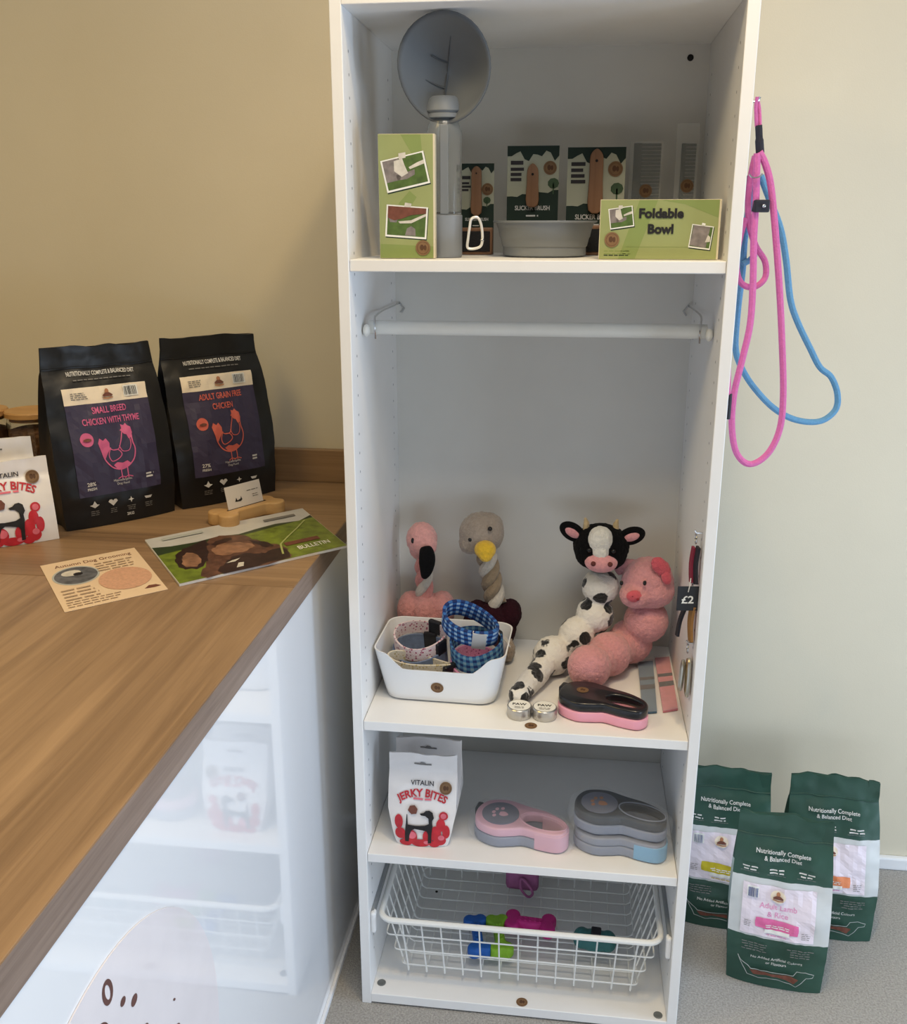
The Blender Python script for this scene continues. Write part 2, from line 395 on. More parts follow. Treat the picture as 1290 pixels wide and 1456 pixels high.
# round sign on the counter panel
m_sign = mat('sign_blush', (232, 226, 228), 0.06, var=0.03, vsc=14)
m_signink = mat('sign_brown', (98, 62, 56), 0.4, var=0.1)
sg = thing('round_sign', 'large blush pink round sign with brown lettering on the counter panel', 'sign', (XP+.003, -0.785, 0.505))
Ssg = planeS((0, 0, 0), (0, 1, 0), (0, 0, 1))
d = MB(); n = 72
d.add([(0.0003, .268*math.cos(2*PI*i/n), .268*math.sin(2*PI*i/n)) for i in range(n)]+[(0.0018, .268*math.cos(2*PI*i/n), .268*math.sin(2*PI*i/n)) for i in range(n)],
      [list(range(n))[::-1], list(range(n, 2*n))]+[(i, (i+1) % n, n+(i+1) % n, n+i) for i in range(n)])
obj('disc', d, m_sign, sg, smooth=False)
P = P2()
def sg2(u, v): p = atx(u, v, XP+.005); return p.y+.785, p.z-.505
P.line(m_signink, [sg2(153+6*math.cos(a), 1411+15*math.sin(a)) for a in [2*PI*i/18 for i in range(18)]], .0055, True)
for (u, v, rx_, ry_) in ((175, 1424, 3.2, 8), (191, 1422, 3.6, 10), (248, 1421, 1.6, 2.2), (147, 1462, 7, 9), (207, 1464, 4, 10), (252, 1464, 4, 10)):
    P.poly(m_signink, [sg2(u+rx_*math.cos(2*PI*i/14)+(.25*ry_*-math.sin(2*PI*i/14)), v+ry_*math.sin(2*PI*i/14)) for i in range(14)])
P.build('lettering', Ssg, sg, off0=.0021)

# ================================================================== WARDROBE
m_pax = mat('wardrobe_white_foil', (236, 236, 235), 0.42, var=0.012, vsc=20)
m_paxb = mat('wardrobe_back_foil', (220, 218, 211), 0.5, var=0.012, vsc=20)
m_hole = mat('peg_hole_dark', (150, 150, 156), 0.8, var=0)
m_dark = mat('dark_void', (26, 24, 22), 0.8, var=0)
m_chrome = mat('chrome', (200, 200, 200), 0.22, metal=1.0, var=0)
m_cap = mat('grey_cap', (104, 108, 108), 0.4, var=0.1)
T, Wd, Dp, Ht = 0.018, 0.60, 0.40, 1.773
wd = thing('open_wardrobe', 'tall white open wardrobe with three shelves in the middle', 'wardrobe', (0.3, 0.2, 0))
bv = .0012
boxo('side_panel', (0, 0, 0), (T, Dp, Ht), m_pax, wd, True, bv); boxo('side_panel', (Wd-T, 0, 0), (Wd, Dp, Ht), m_pax, wd, True, bv)
boxo('top_panel', (T, 0, Ht-T), (Wd-T, Dp, Ht), m_pax, wd, True, bv); bp_ = boxo('bottom_panel', (T, 0.0, 0.004), (Wd-T, Dp, Z0), m_pax, wd, True, bv)
boxo('back_panel', (T, 0.388, Z0), (Wd-T, 0.396, Ht-T), m_paxb, wd, True)
sh = [boxo('shelf', (T+.0005, 0.003, z-.018), (Wd-T-.0005, 0.387, z), m_pax, wd, True, bv) for z in (Z1, Z2, Z3)]
ph = MB()
for x, nx in ((T+.0003, 1), (Wd-T-.0003, -1)):
    for yy in (0.037, 0.345):
        z = 0.10
        while z < 1.72:
            ph.add([(x, yy+.0024*math.cos(2*PI*i/8), z+.0024*math.sin(2*PI*i/8)) for i in range(8)], [list(range(8))[::nx]]); z += .032
o = obj('peg_holes', ph, m_hole, wd, True, smooth=False, fix=False); o['kind'] = 'stuff'
for (u, v, y) in ((982, 82, .387),):
    p = aty(u, v, y); q = MB(); q.lathe([(.0055, 0), (.0055, .002), (.004, .0022)], 16, M=Matrix.Translation((p.x, .3878, p.z)) @ Matrix.Rotation(PI/2, 4, 'X')); obj('cable_hole', q, m_dark, wd, True)
p = atz(621, 1268, Z0); q = MB(); q.lathe([(.003, 0), (.003, .001)], 12, M=Matrix.Translation((p.x, p.y, Z0))); obj('screw_head', q, m_dark, wd, True)
for (u, v) in ((539, 1397), (940, 1444)):
    p = atz(u, v, Z0); q = MB(); q.lathe([(.0085, 0), (.0085, .0012), (.007, .0018), (.0035, .0008)], 20, M=Matrix.Translation((min(max(p.x, .033), .567), p.y, Z0))); obj('screw_cap', q, m_cap, wd, True)
def round_sticker(name, label, loc, rx, r=.011):
    t = thing(name, label, 'sticker', loc, rot=(rx, 0, 0)); P = P2(); sticker(P, 0, 0, r); P.build(ST, TOP(0), t, off0=.0005, step=.0004, maxlen=0); return t
p = atz(755, 1032, Z2); round_sticker('round_sticker', 'round kraft sticker on the shelf edge in front of the two tins', (p.x, max(p.y, .016), Z2), 0)
p = atz(742, 1429, Z0); round_sticker('round_sticker', 'round kraft sticker on the bottom panel below the wire basket', (p.x, max(p.y, .014), Z0), 0)
# clothes rail
m_rail = mat('rail_white', (222, 222, 216), 0.35, var=0.02)
cr = thing('clothes_rail', 'white clothes rail across the empty middle bay', 'rail', (0.3, 0.095, 1.293))
RY, RZ = 0.095, 1.292
q = MB(); q.tube([(.027, RY, RZ), (.573, RY, RZ)], .0115, 16, flat=.62); obj('tube', q, m_rail, cr, True)
for s in (-1, 1):
    x = .3+s*.2752
    q = MB(); q.ell((x, RY-.012, RZ-.004), (.006, .010, .010)); obj('end_fitting', q, m_rail, cr, True)
    q = MB(); q.tube(cat([(x-s*.012, RY, RZ-.018), (x-s*.014, RY-.013, RZ), (x-s*.012, RY, RZ+.016), (x-s*.008, RY+.03, RZ+.016), (x, .22, RZ+.016), (x, .386, RZ+.016)], 5), .0017, 6); obj('bracket', q, m_chrome, cr, True)
    q = MB(); q.tube([(x, .386, RZ+.018), (x-s*.01, .386, RZ+.006), (x-s*.004, .386, RZ-.002)], .0016, 6); obj('bracket_hook', q, m_chrome, cr, True)
# basket runners (part of the wardrobe)
RIMZ = 0.188
m_runner = mat('runner_grey', (150, 154, 156), 0.4, metal=0.3, var=0.02)
for s, x0, x1 in ((-1, T, T+.006), (1, Wd-T-.006, Wd-T)):
    r_ = boxo('runner', (x0, .02, RIMZ-.004), (x1, .36, RIMZ+.012), m_runner, wd, True, .001)
    q = MB(); q.box((min(x0, x1)-(.004 if s > 0 else 0), .012, RIMZ-.034), (max(x0, x1)+(.004 if s < 0 else 0), .028, RIMZ+.012)); obj('runner_stop', q, m_white, wd, True, smooth=False, bevel=.004)
# wire basket
m_wire = mat('wire_white', (232, 233, 230), 0.35, var=0.01)
wb = thing('wire_basket', 'white wire pull-out basket at the bottom of the wardrobe', 'basket', (0.3, 0.19, 0.045))
bx0, bx1, by0, by1 = .036, .564, .012, .362
cx0, cx1, cy0, cy1, BZ = .078, .522, .048, .335, .046
def rrect(x0, x1, y0, y1, r, z, n=5):
    out = []
    for cx, cy, a0 in ((x1-r, y1-r, 0), (x0+r, y1-r, PI/2), (x0+r, y0+r, PI), (x1-r, y0+r, 1.5*PI)):
        for i in range(n+1): a = a0+PI/2*i/n; out.append((cx+r*math.cos(a), cy+r*math.sin(a), z))
    return out
q = MB(); q.tube(rrect(bx0, bx1, by0, by1, .026, RIMZ), .0058, 10, True); obj('rim', q, m_wire, wb, True)
for k in range(13):
    f_ = (k)/12; xt = .062+f_*(.538-.062); xb = cx0+.006+f_*(cx1-cx0-.012)
    q = MB(); q.tube(cat([(xt*.25+xb*.75, by0+.002, RIMZ), (xb, cy0-.004, BZ+.012), (xb, cy0+.004, BZ-.002), (xb, cy0+.03, BZ-.002), (xb, cy1-.03, BZ-.002), (xb, cy1-.004, BZ-.001), (xb, cy1+.004, BZ+.012), (xt*.25+xb*.75, by1-.002, RIMZ)], 3), .0017, 6); obj('wire', q, m_wire, wb, True)
for k in range(9):
    yb = cy0+.012+k*(cy1-cy0-.024)/8
    q = MB(); q.tube([(bx0+.002, yb, RIMZ), (cx0-.004, yb, BZ+.006), (cx0+.004, yb, BZ+.001), (cx1-.004, yb, BZ+.001), (cx1+.004, yb, BZ+.006), (bx1-.002, yb, RIMZ)], .0017, 6); obj('wire', q, m_wire, wb, True)
for f_ in (.12, .42, .72):
    a = lambda p, q_: p+(q_-p)*f_
    z = a(BZ, RIMZ); q = MB(); q.tube(rrect(a(cx0, bx0)-.001, a(cx1, bx1)+.001, a(cy0, by0)-.001, a(cy1, by1)+.001, .008, z, 3), .0016, 6, True); obj('wire', q, m_wire, wb, True)

# ================================================================== POUCHES
class Pouch:
    """upright gusseted pouch, front looks along local -Y; S(s, t, off) is its front surface"""
    def __init__(s, W, H, D, wprof=None, dprof=None, lean=0.0, seed=0, wr=0.003, flat_top=0.12, topwave=0.004):
        s.W, s.H, s.D, s.lean, s.seed, s.wr, s.ft, s.tw = W, H, D, lean, seed, wr, flat_top, topwave
        s.wp = wprof or (lambda v: 1.0); s.dp = dprof or s.default_d
    def default_d(s, v):
        if v > 1-s.ft: return 0.03
        t = v/(1-s.ft); return 0.03+0.97*max(0.0, (1-t**2.6))**0.85*(0.94+0.12*math.sin(PI*min(1, t*1.3)))
    def w(s, v): return s.W/2*s.wp(v)
    def d(s, v): return s.D/2*s.dp(v)
    def nz(s, a, v, k=1.0): return s.wr*k*noise.noise(Vector((a*7+s.seed*9.7, v*s.H*22, s.seed*3.1)))+s.wr*.5*noise.noise(Vector((a*30+s.seed*5, v*s.H*60, 4.2)))
    def front(s, u, v, off=0.0):
        w_, d_ = s.w(v), s.d(v); e = 0.80+0.20*(1-abs(u)**3)
        y = -d_*e-0.0012-off + s.nz(u*w_*3, v)*(0.3+.7*min(1, v*5)) + s.lean*v*s.H
        return Vector((u*w_, y, v*s.H+s.topz(u, v)))
    def back(s, u, v):
        w_, d_ = s.w(v), s.d(v); e = 0.80+0.20*(1-abs(u)**3)
        return Vector((u*w_, d_*e+.0012+ (s.nz(u*w_*3, v) if s.d(v) < .006 else 0) + s.lean*v*s.H, v*s.H+s.topz(u, v)))
    def topz(s, u, v): return s.tw*max(0, (v-.8)/.2)*noise.noise(Vector((u*2.2+s.seed*4.4, 1.7, s.seed)))*2
    def S(s, a, t, off=0.0):
        v = min(max(t/s.H, 0), 1); w_ = s.w(v); u = max(-1, min(1, a/w_)); p = s.front(u, v, off); p.x = a; return p
    def mesh(s, zones=None, side=None, nu=22, nv=48):
        mb = MB(); K = None
        for j in range(nv+1):
            v = j/nv; loop = [s.front(-1+2*i/nu, v) for i in range(nu+1)]
            w_, d_ = s.w(v), s.d(v); g = min(w_*.5, s.D*.20*(1-s.dp(v)*.9)+.0015)
            yl = s.lean*v*s.H
            loop += [Vector((w_-g*.6, yl-d_*.3, v*s.H)), Vector((w_-g, yl, v*s.H)), Vector((w_-g*.6, yl+d_*.3, v*s.H))]
            loop += [s.back(1-2*i/nu, v) for i in range(nu+1)]
            loop += [Vector((-w_+g*.6, yl+d_*.3, v*s.H)), Vector((-w_+g, yl, v*s.H)), Vector((-w_+g*.6, yl-d_*.3, v*s.H))]
            K = len(loop); mb.v += loop
        for j in range(nv):
            v = (j+.5)/nv; z = 0
            for i in range(K):
                mb.f.append([j*K+i, j*K+(i+1) % K, (j+1)*K+(i+1) % K, (j+1)*K+i])
                isf = i < nu or (nu+4 <= i < 2*nu+4); m = 0
                if zones:
                    for lo, hi, mf, ms in zones:
                        if lo <= v < hi: m = mf if isf else ms
                mb.m.append(m)
        mb.f.append(list(range(K))[::-1]); mb.m.append(0); mb.f.append([nv*K+i for i in range(K)]); mb.m.append(0 if not zones else zones[-1][2])
        return mb

# ---- black dog food bags on the worktop
m_bagk = mat('bag_black_foil', (19, 20, 23), 0.38, var=0.08, vsc=8, bump=0.15, bsc=30)
m_lab = mat('label_indigo', (56, 50, 76), 0.5, var=0.03)
K_ink = mat('label_ink_white', (212, 210, 206), 0.6, var=0.02)
K_gold = mat('print_tan', (176, 120, 84), 0.6, var=0.1)
def chicken(P, m, cx, cy, k):
    q = lambda pts: [(cx+a*k, cy+b*k) for a, b in pts]
    tail = [(-.95, .52), (-.86, .75), (-.70, .62), (-.55, .72), (-.40, .48), (-.42, .2), (-.58, -.05), (-.72, -.3), (-.86, .1)]
    P.poly(m, q(tail))
    P.line(m, [(p.x, p.y) for p in cat([(*x, 0) for x in q([(-.86, .3), (-.74, -.25), (-.45, -.68), (-.05, -.85), (.35, -.75), (.68, -.42), (.80, .05), (.70, .45), (.72, .8)])], 4)], .06*k)
    P.line(m, [(p.x, p.y) for p in cat([(*x, 0) for x in q([(-.5, .3), (-.28, .12), (0, .15), (.12, .4), (.22, .7), (.3, .95)])], 4)], .045*k)
    P.line(m, [(p.x, p.y) for p in cat([(*x, 0) for x in q([(-.38, .25), (-.5, -.1), (-.38, -.42), (-.05, -.32), (.12, -.12), (-.02, .1), (-.25, .12)])], 4)], .045*k)
    P.line(m, [(p.x, p.y) for p in cat([(*x, 0) for x in q([(.05, .3), (.18, .02), (.48, .02), (.62, .3), (.6, .62)])], 4)], .04*k)
    P.poly(m, q([(.28, .95), (.2, 1.0), (.3, 1.08), (.28, 1.28), (.42, 1.22), (.52, 1.32), (.6, 1.2), (.74, 1.12), (.78, .85), (.68, .62), (.55, .58), (.48, .78), (.36, .82)]))
    P.poly(m, q([(-.35, -.62), (-.15, -.5), (.1, -.55), (.35, -.48), (.5, -.62), (.3, -.78), (0, -.86), (-.2, -.8)]))
    for x in (-.02, .3):
        P.line(m, q([(x, -.8), (x, -1.22)]), .05*k); P.line(m, q([(x-.2, -1.3), (x, -1.2), (x+.22, -1.28)]), .045*k); P.line(m, q([(x, -1.2), (x+.02, -1.34)]), .045*k)
def logo(P, x, y, k, bg=True):
    if bg: P.disc(K_cream, x, y, 1.15*k, 1.0*k, 16)
    P.disc(K_gold, x, y+.45*k, .30*k, .38*k, 12); P.poly(K_brown, [(x-.8*k, y-.1*k), (x-.3*k, y+.25*k), (x+.3*k, y+.25*k), (x+.8*k, y-.1*k), (x+.7*k, y-.3*k), (x-.7*k, y-.3*k)])
    P.line(K_gold, [(x-.8*k, y-.5*k), (x, y-.62*k), (x+.8*k, y-.5*k)], .16*k)
def barcode(P, x0, y0, x1, y1, m=None):
    P.rect(K_white, x0-.002, y0-.002, x1+.002, y1+.002); x = x0
    while x < x1: w_ = random.choice((.0006, .0011, .0016)); P.rect(m or K_black, x, y0, min(x+w_, x1), y1); x += w_+random.choice((.0007, .0012))
NP = {'label_indigo': 'label', 'print_cream': 'label_band', 'label_ink_white': 'lettering', 'print_pink': 'chicken_print', 'print_coral': 'chicken_print', 'print_white': 'barcode_patch', 'print_black': 'barcode', 'print_tan': 'logo', 'print_brown': 'logo_print', 'print_grey': 'fine_print'}
def black_bag(label, loc, rz, kc, title, pct, seed):
    t = thing('dog_food_bag', label, 'food bag', loc, rz, 'black dog food bags on the worktop')
    b = Pouch(.222, .335, .105, wprof=lambda v: .97+.05*math.sin(PI*min(1, v*1.15))-.04*max(0, v-.85)/.15, seed=seed, wr=.0045, lean=.02)
    obj('pouch', b.mesh(), m_bagk, t, ang=60)
    q = MB(); q.tube([b.front(-.99+1.98*i/20, .885, .0008) for i in range(21)], .0016, 6); obj('zip_seam', q, m_bagk, t)
    P = P2(); H = .335
    P.rect(m_lab, -.080, .062, .080, .232)
    P.poly(K_cream, [(-.080, .232), (.080, .232), (.080, .262), (-.080, .262)])
    P.text(kc, title[0], 0, .214, .0165, title[2], .02); P.text(kc, title[1], 0, .194, .0165, title[3], .02)
    P.disc(kc, -.052, .168, .0125); chicken(P, kc, .004, .139, .039)
    P.text(K_ink, 'NUTRITIONALLY COMPLETE & BALANCED DIET', 0, .283, .0105, .128, .02)
    P.bars(K_grey, -.055, .055, .2745, 1, .004, .0018, 0, True)
    P.bars(K_grey, -.066, -.034, .252, 4, .0035, .0014, .3)
    P.text(K_ink, pct, -.056, .082, .010, None, .02); P.text(K_ink, 'FRESH', -.056, .074, .0066, None, .02)
    P.text(K_ink, 'Hypoallergenic', .004, .084, .006, None, 0); P.text(K_ink, 'Dog Food', .004, .077, .006, None, 0)
    P.bars(K_ink, .05, .066, .088, 2, .006, .0035, .2)
    P.poly(kc, []) if False else None
    for i, x in enumerate((-.055, -.020, .015, .050)):
        y = .045
        if i == 0: P.poly(K_ink, [(x, y-.006), (x-.009, y), (x-.004, y+.001), (x, y+.008), (x+.004, y+.001), (x+.009, y)])
        if i == 1: P.poly(K_ink, [(x, y-.007), (x-.009, y+.002), (x-.006, y+.006), (x-.002, y+.006), (x, y+.003), (x+.002, y+.006), (x+.006, y+.006), (x+.009, y+.002)])
        if i == 2: P.poly(K_ink, [(x, y-.006), (x-.0015, y-.0015), (x-.006, y), (x-.0015, y+.0015), (x, y+.006), (x+.0015, y+.0015), (x+.006, y), (x+.0015, y-.0015)])
        if i == 3: P.poly(K_ink, [(x-.008, y+.001), (x+.008, y+.001), (x+.005, y-.004), (x-.005, y-.004)])
        P.bars(K_grey, x-.009, x+.009, y-.013, 3, .0036, .0013, .4, True)
    P.text(K_ink, '2KG', .012, .014, .0075, None, .02)
    barcode(P, .036, .241, .060, .257); logo(P, .001, .247, .0125, False)
    # small dark mark inside the disc
    P.disc(m_lab if False else K_brown, -.052, .168, .008, .0028, 10)
    P.build(NP, b.S, t, off0=.0018, step=.0006, maxlen=.006)
    return t
def face(p0, p1, depth):
    """base front corners -> (centre on ground, rotz) for a thing whose front looks along local -Y"""
    d = (p1-p0); a = math.atan2(d.y, d.x); c = (p0+p1)/2; n = Vector((-math.sin(a), math.cos(a), 0)); c = c+n*(depth/2); return c, a
c, a = face(atz(104, 757, .9), atz(247, 729, .9), .105)
black_bag('black dog food bag with pink chicken label beside the glass jars', (c.x, c.y, .9005), a, K_pink, ('SMALL BREED', 'CHICKEN WITH THYME', .066, .108), '28%', 1)
c, a = face(atz(256, 728, .9), atz(402, 698, .9), .105)
black_bag('black dog food bag with orange chicken label behind the wooden bone', (c.x, c.y, .9005), a, K_coral, ('ADULT GRAIN FREE', 'CHICKEN', .098, .046), '27%', 2)

# ---- jerky pouches
m_bagw = mat('bag_white_film', (232, 228, 226), 0.32, var=0.03, vsc=20)
NJ = {'print_rose': 'berry_highlight', 'print_red': 'berry_print', 'print_black': 'dog_print', 'print_brown': 'treat_print', 'sticker_kraft': 'sticker', 'sticker_ink': 'sticker_print', 'print_white': 'gap_print', 'print_grey': 'hang_hole', 'print_ink': 'brand_lettering'}
K_inkd = mat('print_ink', (44, 40, 44), 0.6, var=0.02)
DOG = [(-.030, .040), (-.028, .066), (-.0265, .066), (-.0255, .046), (-.012, .0445), (.006, .046), (.014, .050), (.013, .060), (.007, .0655), (-.001, .066), (-.003, .0695), (.004, .0715), (.008, .0755), (.015, .0765), (.021, .073), (.0235, .062), (.020, .056), (.021, .046), (.019, .030), (.0185, .010), (.012, .008), (.0125, .028), (.010, .034), (-.004, .037), (-.013, .038), (-.019, .034), (-.0225, .024), (-.024, .010), (-.031, .010), (-.031, .028)]
def jerky(label, loc, rz, seed, group, W=.128, H=.178, wide=False, hole=True):
    t = thing('treat_pouch', label, 'treat pouch', loc, rz, group)
    b = Pouch(W, H, .05, wprof=(lambda v: 1.0-.05*v) if wide else (lambda v: .72+.28*min(1, (v/.42))**.7 if v < .42 else 1.0-.02*(v-.42)), seed=seed, wr=.0025, flat_top=.2, topwave=.002, lean=.03)
    obj('pouch', b.mesh(nv=36), m_bagw, t, ang=60)
    P = P2()
    if hole: P.poly(K_grey, [(-.016, .160), (-.006, .160), (-.003, .163), (.003, .163), (.006, .160), (.016, .160), (.016, .157), (-.016, .157)])
    for (x, y, r, ry) in ((-.043, .050, .008, .014), (-.040, .026, .010, .012), (-.022, .020, .014, .016), (-.002, .008, .018, .008), (.012, .022, .010, .014), (.027, .030, .010, .016), (.036, .048, .0085, .013), (.034, .016, .012, .012), (.046, .034, .007, .014), (-.030, .007, .012, .007), (.024, .007, .010, .007)):
        P.disc(K_red, x, y, r, ry, 18)
    for (x, y, r, ry) in ((-.018, .024, .008, .008), (.010, .010, .006, .004), (.037, .022, .006, .006)): P.disc(K_redl, x, y, r, ry, 14)
    P.disc(K_red, .041, .066, .0085); P.disc(K_redl, .041, .066, .0055)
    P.poly(K_black, DOG)
    P.poly(K_brown, [(-.016+.009*math.cos(i*PI/3+.2)*(1+.1*(i % 2)), .076+.0095*math.sin(i*PI/3+.2)) for i in range(6)])
    P.text(K_red, 'JERKY BITES', 0, .1005, .0185, .090, .03, arc=.085)
    P.bars(K_redl, -.016, .018, .0945, 1, .004, .0032, 0, True)
    P.text(K_inkd, 'VITALIN', 0, .121, .012, .043, .02)
    sticker(P, .044, .118, .0115)
    P.build(NJ, b.S, t, off0=.0016, step=.0005, maxlen=.005)
    return t
c, a = face(atz(-36, 784, .9), atz(78, 768, .9), .05)
ja = a
jerky('white jerky treat pouch at the worktop\'s left edge, the front one of two', (c.x, c.y, .9005), a, 11, 'treat pouches', .15, .150, True, False)
n_ = Vector((-math.sin(a), math.cos(a), 0)); e_ = Vector((math.cos(a), math.sin(a), 0)); c2 = c+n_*.062-e_*.012
jerky('white jerky treat pouch standing behind another one before the glass jars', (c2.x, c2.y, .9005), a+.02, 12, 'treat pouches', .14, .178, True)
p = (atz(562, 1199, Z3)+atz(634, 1210, Z3))/2
jerky('white jerky treat pouch on the lower shelf, the front one of two', (p.x+.002, .062, Z3+.0005), .01, 13, 'treat pouches')
jerky('white jerky treat pouch on the lower shelf, mostly hidden behind another', (p.x+.004, .118, Z3+.0005), -.02, 14, 'treat pouches')

# ---- green dog food bags on the floor
m_bagg = mat('bag_green_film', (46, 78, 66), 0.42, var=0.14, vsc=10, bump=0.12, bsc=40)
m_bagm = mat('bag_clear_band', (204, 208, 208), 0.3, var=0.06, vsc=14)
m_bags = mat('bag_side_band', (172, 184, 180), 0.35, var=0.08, vsc=14)
m_labp = mat('label_lilac', (232, 222, 232), 0.5, var=0.02)
NG = {'label_lilac': 'label', 'label_ink_white': 'lettering', 'print_white': 'barcode_patch', 'barcode_blue': 'barcode', 'print_cream': 'logo_patch', 'print_tan': 'logo', 'print_brown': 'logo_print', 'print_grey': 'fine_print'}
K_bar = mat('barcode_blue', (70, 84, 130), 0.6, var=0)
def green_bag(label, loc, rz, seed, kc, kt, lines, lean):
    t = thing('dog_food_bag', label, 'food bag', loc, rz, 'green dog food bags on the floor')
    b = Pouch(.188, .335, .11, wprof=lambda v: .95+.06*math.sin(PI*min(1, v*1.1)), seed=seed, wr=.005, lean=lean, topwave=.008, flat_top=.14)
    obj('pouch', b.mesh([(0, .315, 0, 0), (.315, .655, 1, 2), (.655, 1.01, 0, 0)], nv=54), [m_bagg, m_bagm, m_bags], t, ang=60)
    q = MB(); q.tube([b.front(-.99+1.98*i/20, .87, .0008) for i in range(21)], .0016, 6); obj('zip_seam', q, m_bagg, t)
    P = P2()
    P.rect(m_labp, -.072, .120, .066, .226)
    P.text(kt, lines[0], -.004, .181, .015, None, .004)
    if lines[1]: P.text(kt, lines[1], -.004, .165, .015, None, .004)
    P.poly(kc, [(p.x, p.y) for p in cat([(*x, 0) for x in [(-.044, .158), (-.036, .162), (.028, .158), (.036, .154), (.036, .138), (.028, .134), (-.036, .140), (-.044, .144)]], 3, True)])
    P.rect(K_white, -.026, .131, .020, .139)
    P.bars(K_white, -.026, .020, .147, 2, .004, .0018, .2, True)
    P.bars(kt, -.022, .016, .125, 1, .004, .0016, 0, True)
    P.bars(K_grey, -.066, -.050, .152, 4, .004, .0013, .3); P.bars(K_grey, .042, .060, .142, 4, .004, .0013, .3)
    barcode(P, -.062, .203, -.044, .221, K_bar); logo(P, -.006, .211, .0125)
    P.text(K_ink, 'Nutritionally Complete', -.002, .292, .0115, .102, .012); P.text(K_ink, '& Balanced Diet', -.002, .280, .0115, .070, .012)
    for x in (-.062, -.012, .044): P.bars(K_ink, x-.016, x+.016, .262, 2, .006, .0026, .35, True); P.bars(K_grey, x-.018, x+.018, .249, 1, .004, .001, .1, True)
    P.bars(K_grey, -.068, -.018, .104, 4, .0052, .0017, .35, True); P.bars(K_grey, .018, .068, .104, 4, .0052, .0017, .35, True)
    P.text(K_ink, 'No Added Artificial Colours', 0, .076, .0085, .096, .004); P.text(K_ink, 'or Flavours', 0, .066, .0085, None, .004)
    dog = [(-.072, .076), (-.066, .066), (-.052, .056), (-.046, .050), (-.02, .050), (.018, .050), (.034, .050), (.040, .060), (.056, .062), (.072, .056), (.070, .050), (.058, .048), (.050, .036), (.040, .024), (.028, .030), (-.004, .036), (-.030, .032), (-.052, .036), (-.058, .048), (-.066, .062)]
    P.line(K_lgrey, dog, .0012, True); P.poly(K_brown, [(-.048, .047), (-.006, .045), (.03, .046), (.044, .040), (.036, .028), (.02, .036), (-.01, .04), (-.04, .036)])
    for g in P.layers.values(): g[0][:] = [(x, y*.335/.365) for x, y in g[0]]
    P.build({**NG, kc.name: 'banner', kt.name: 'title_lettering', 'print_light_grey': 'dog_outline', 'print_brown': 'dog_print'}, b.S, t, off0=.002, step=.0011, maxlen=.005)
    return t
K_yel = mat('print_yellow', (196, 180, 40), 0.6, var=0.05); K_ora = mat('print_orange', (226, 138, 92), 0.6, var=0.05); K_pin2 = mat('print_soft_pink', (226, 150, 192), 0.6, var=0.03); K_pin3 = mat('print_banner_pink', (226, 110, 164), 0.6, var=0.03)
c, a = face(atz(1033, 1393, 0), atz(1166, 1419, 0), .11)
green_bag('green dog food bag with pink label, nearest of the floor bags', (c.x, c.y, .0008), a, 21, K_pin3, K_pin2, ('Adult Lamb', '& Rice'), .10)
green_bag('green dog food bag with orange banner near the baseboard', (.944, .345, .0008), -.06, 22, K_ora, K_pin2, ('', ''), .12)
green_bag('green dog food bag with yellow label half hidden by the wardrobe', (.722, .350, .0008), -.10, 23, K_yel, K_yel, ('', ''), .12)

# ================================================================== ON THE WORKTOP
m_glass = mat('clear_glass', (250, 250, 250), 0.03, var=0, trans=1.0, ior=1.45)
m_bamboo = wood('bamboo', (206, 166, 110), (178, 134, 84), 0, 0.5, 120.0)
m_kib = mat('kibble_brown', (92, 62, 44), 0.9, var=0.35, vsc=120, bump=0.8, bsc=150)
def jar(label, x, y, r, h, kc):
    t = thing('kibble_jar', label, 'jar', (x, y, .9005), 0, 'kibble jars on the worktop')
    q = MB(); q.lathe([(r*.9, 0), (r, .006), (r, h-.012), (r*.95, h), (r*.92, h), (r*.965, h-.012), (r*.965, .008), (r*.85, .004)], 40); obj('glass_body', q, m_glass, t)
    q = MB(); q.lathe([(r*.80, .005), (r*.955, .010), (r*.955, h-.030), (r*.7, h-.026), (r*.3, h-.023)], 32); obj('kibble', q, kc, t)
    q = MB(); q.lathe([(r*.88, h-.008), (r*.88, h+.0005), (r*1.03, h+.0006), (r*1.04, h+.010), (r*1.0, h+.013)], 40); obj('lid', q, m_bamboo, t)
k2 = mat('kibble_tan', (128, 96, 68), 0.9, var=0.4, vsc=110, bump=0.8, bsc=140)
pj = aty(60, 585, .40); jar('glass jar of kibble with bamboo lid next to the black bag', -.773, .40, .052, pj.z-.9-.01, k2)
jar('glass jar of dark kibble with bamboo lid at the picture edge', -.878, .385, .052, pj.z-.9-.008, m_kib)

# wooden bone card holder + card
m_bone = wood('bone_wood', (208, 172, 120), (182, 142, 94), 0, 0.4, 60.0)
def curve_mesh(splines, extrude, bevel, res=2):
    cu = bpy.data.curves.new('c', 'CURVE'); cu.dimensions = '2D'; cu.fill_mode = 'BOTH'; cu.extrude = max(extrude-bevel, .0001); cu.bevel_depth = bevel; cu.bevel_resolution = res; cu.offset = -bevel
    for pts in splines:
        sp = cu.splines.new('POLY'); sp.points.add(len(pts)-1); sp.use_cyclic_u = True
        for i, p in enumerate(pts): sp.points[i].co = (p[0], p[1], 0, 1)
    o = bpy.data.objects.new('c', cu); me = bpy.data.meshes.new_from_object(o); bpy.data.objects.remove(o); bpy.data.curves.remove(cu)
    bm = bmesh.new(); bm.from_mesh(me); bmesh.ops.remove_doubles(bm, verts=bm.verts, dist=1e-6); bm.to_mesh(me); bm.free()
    return me
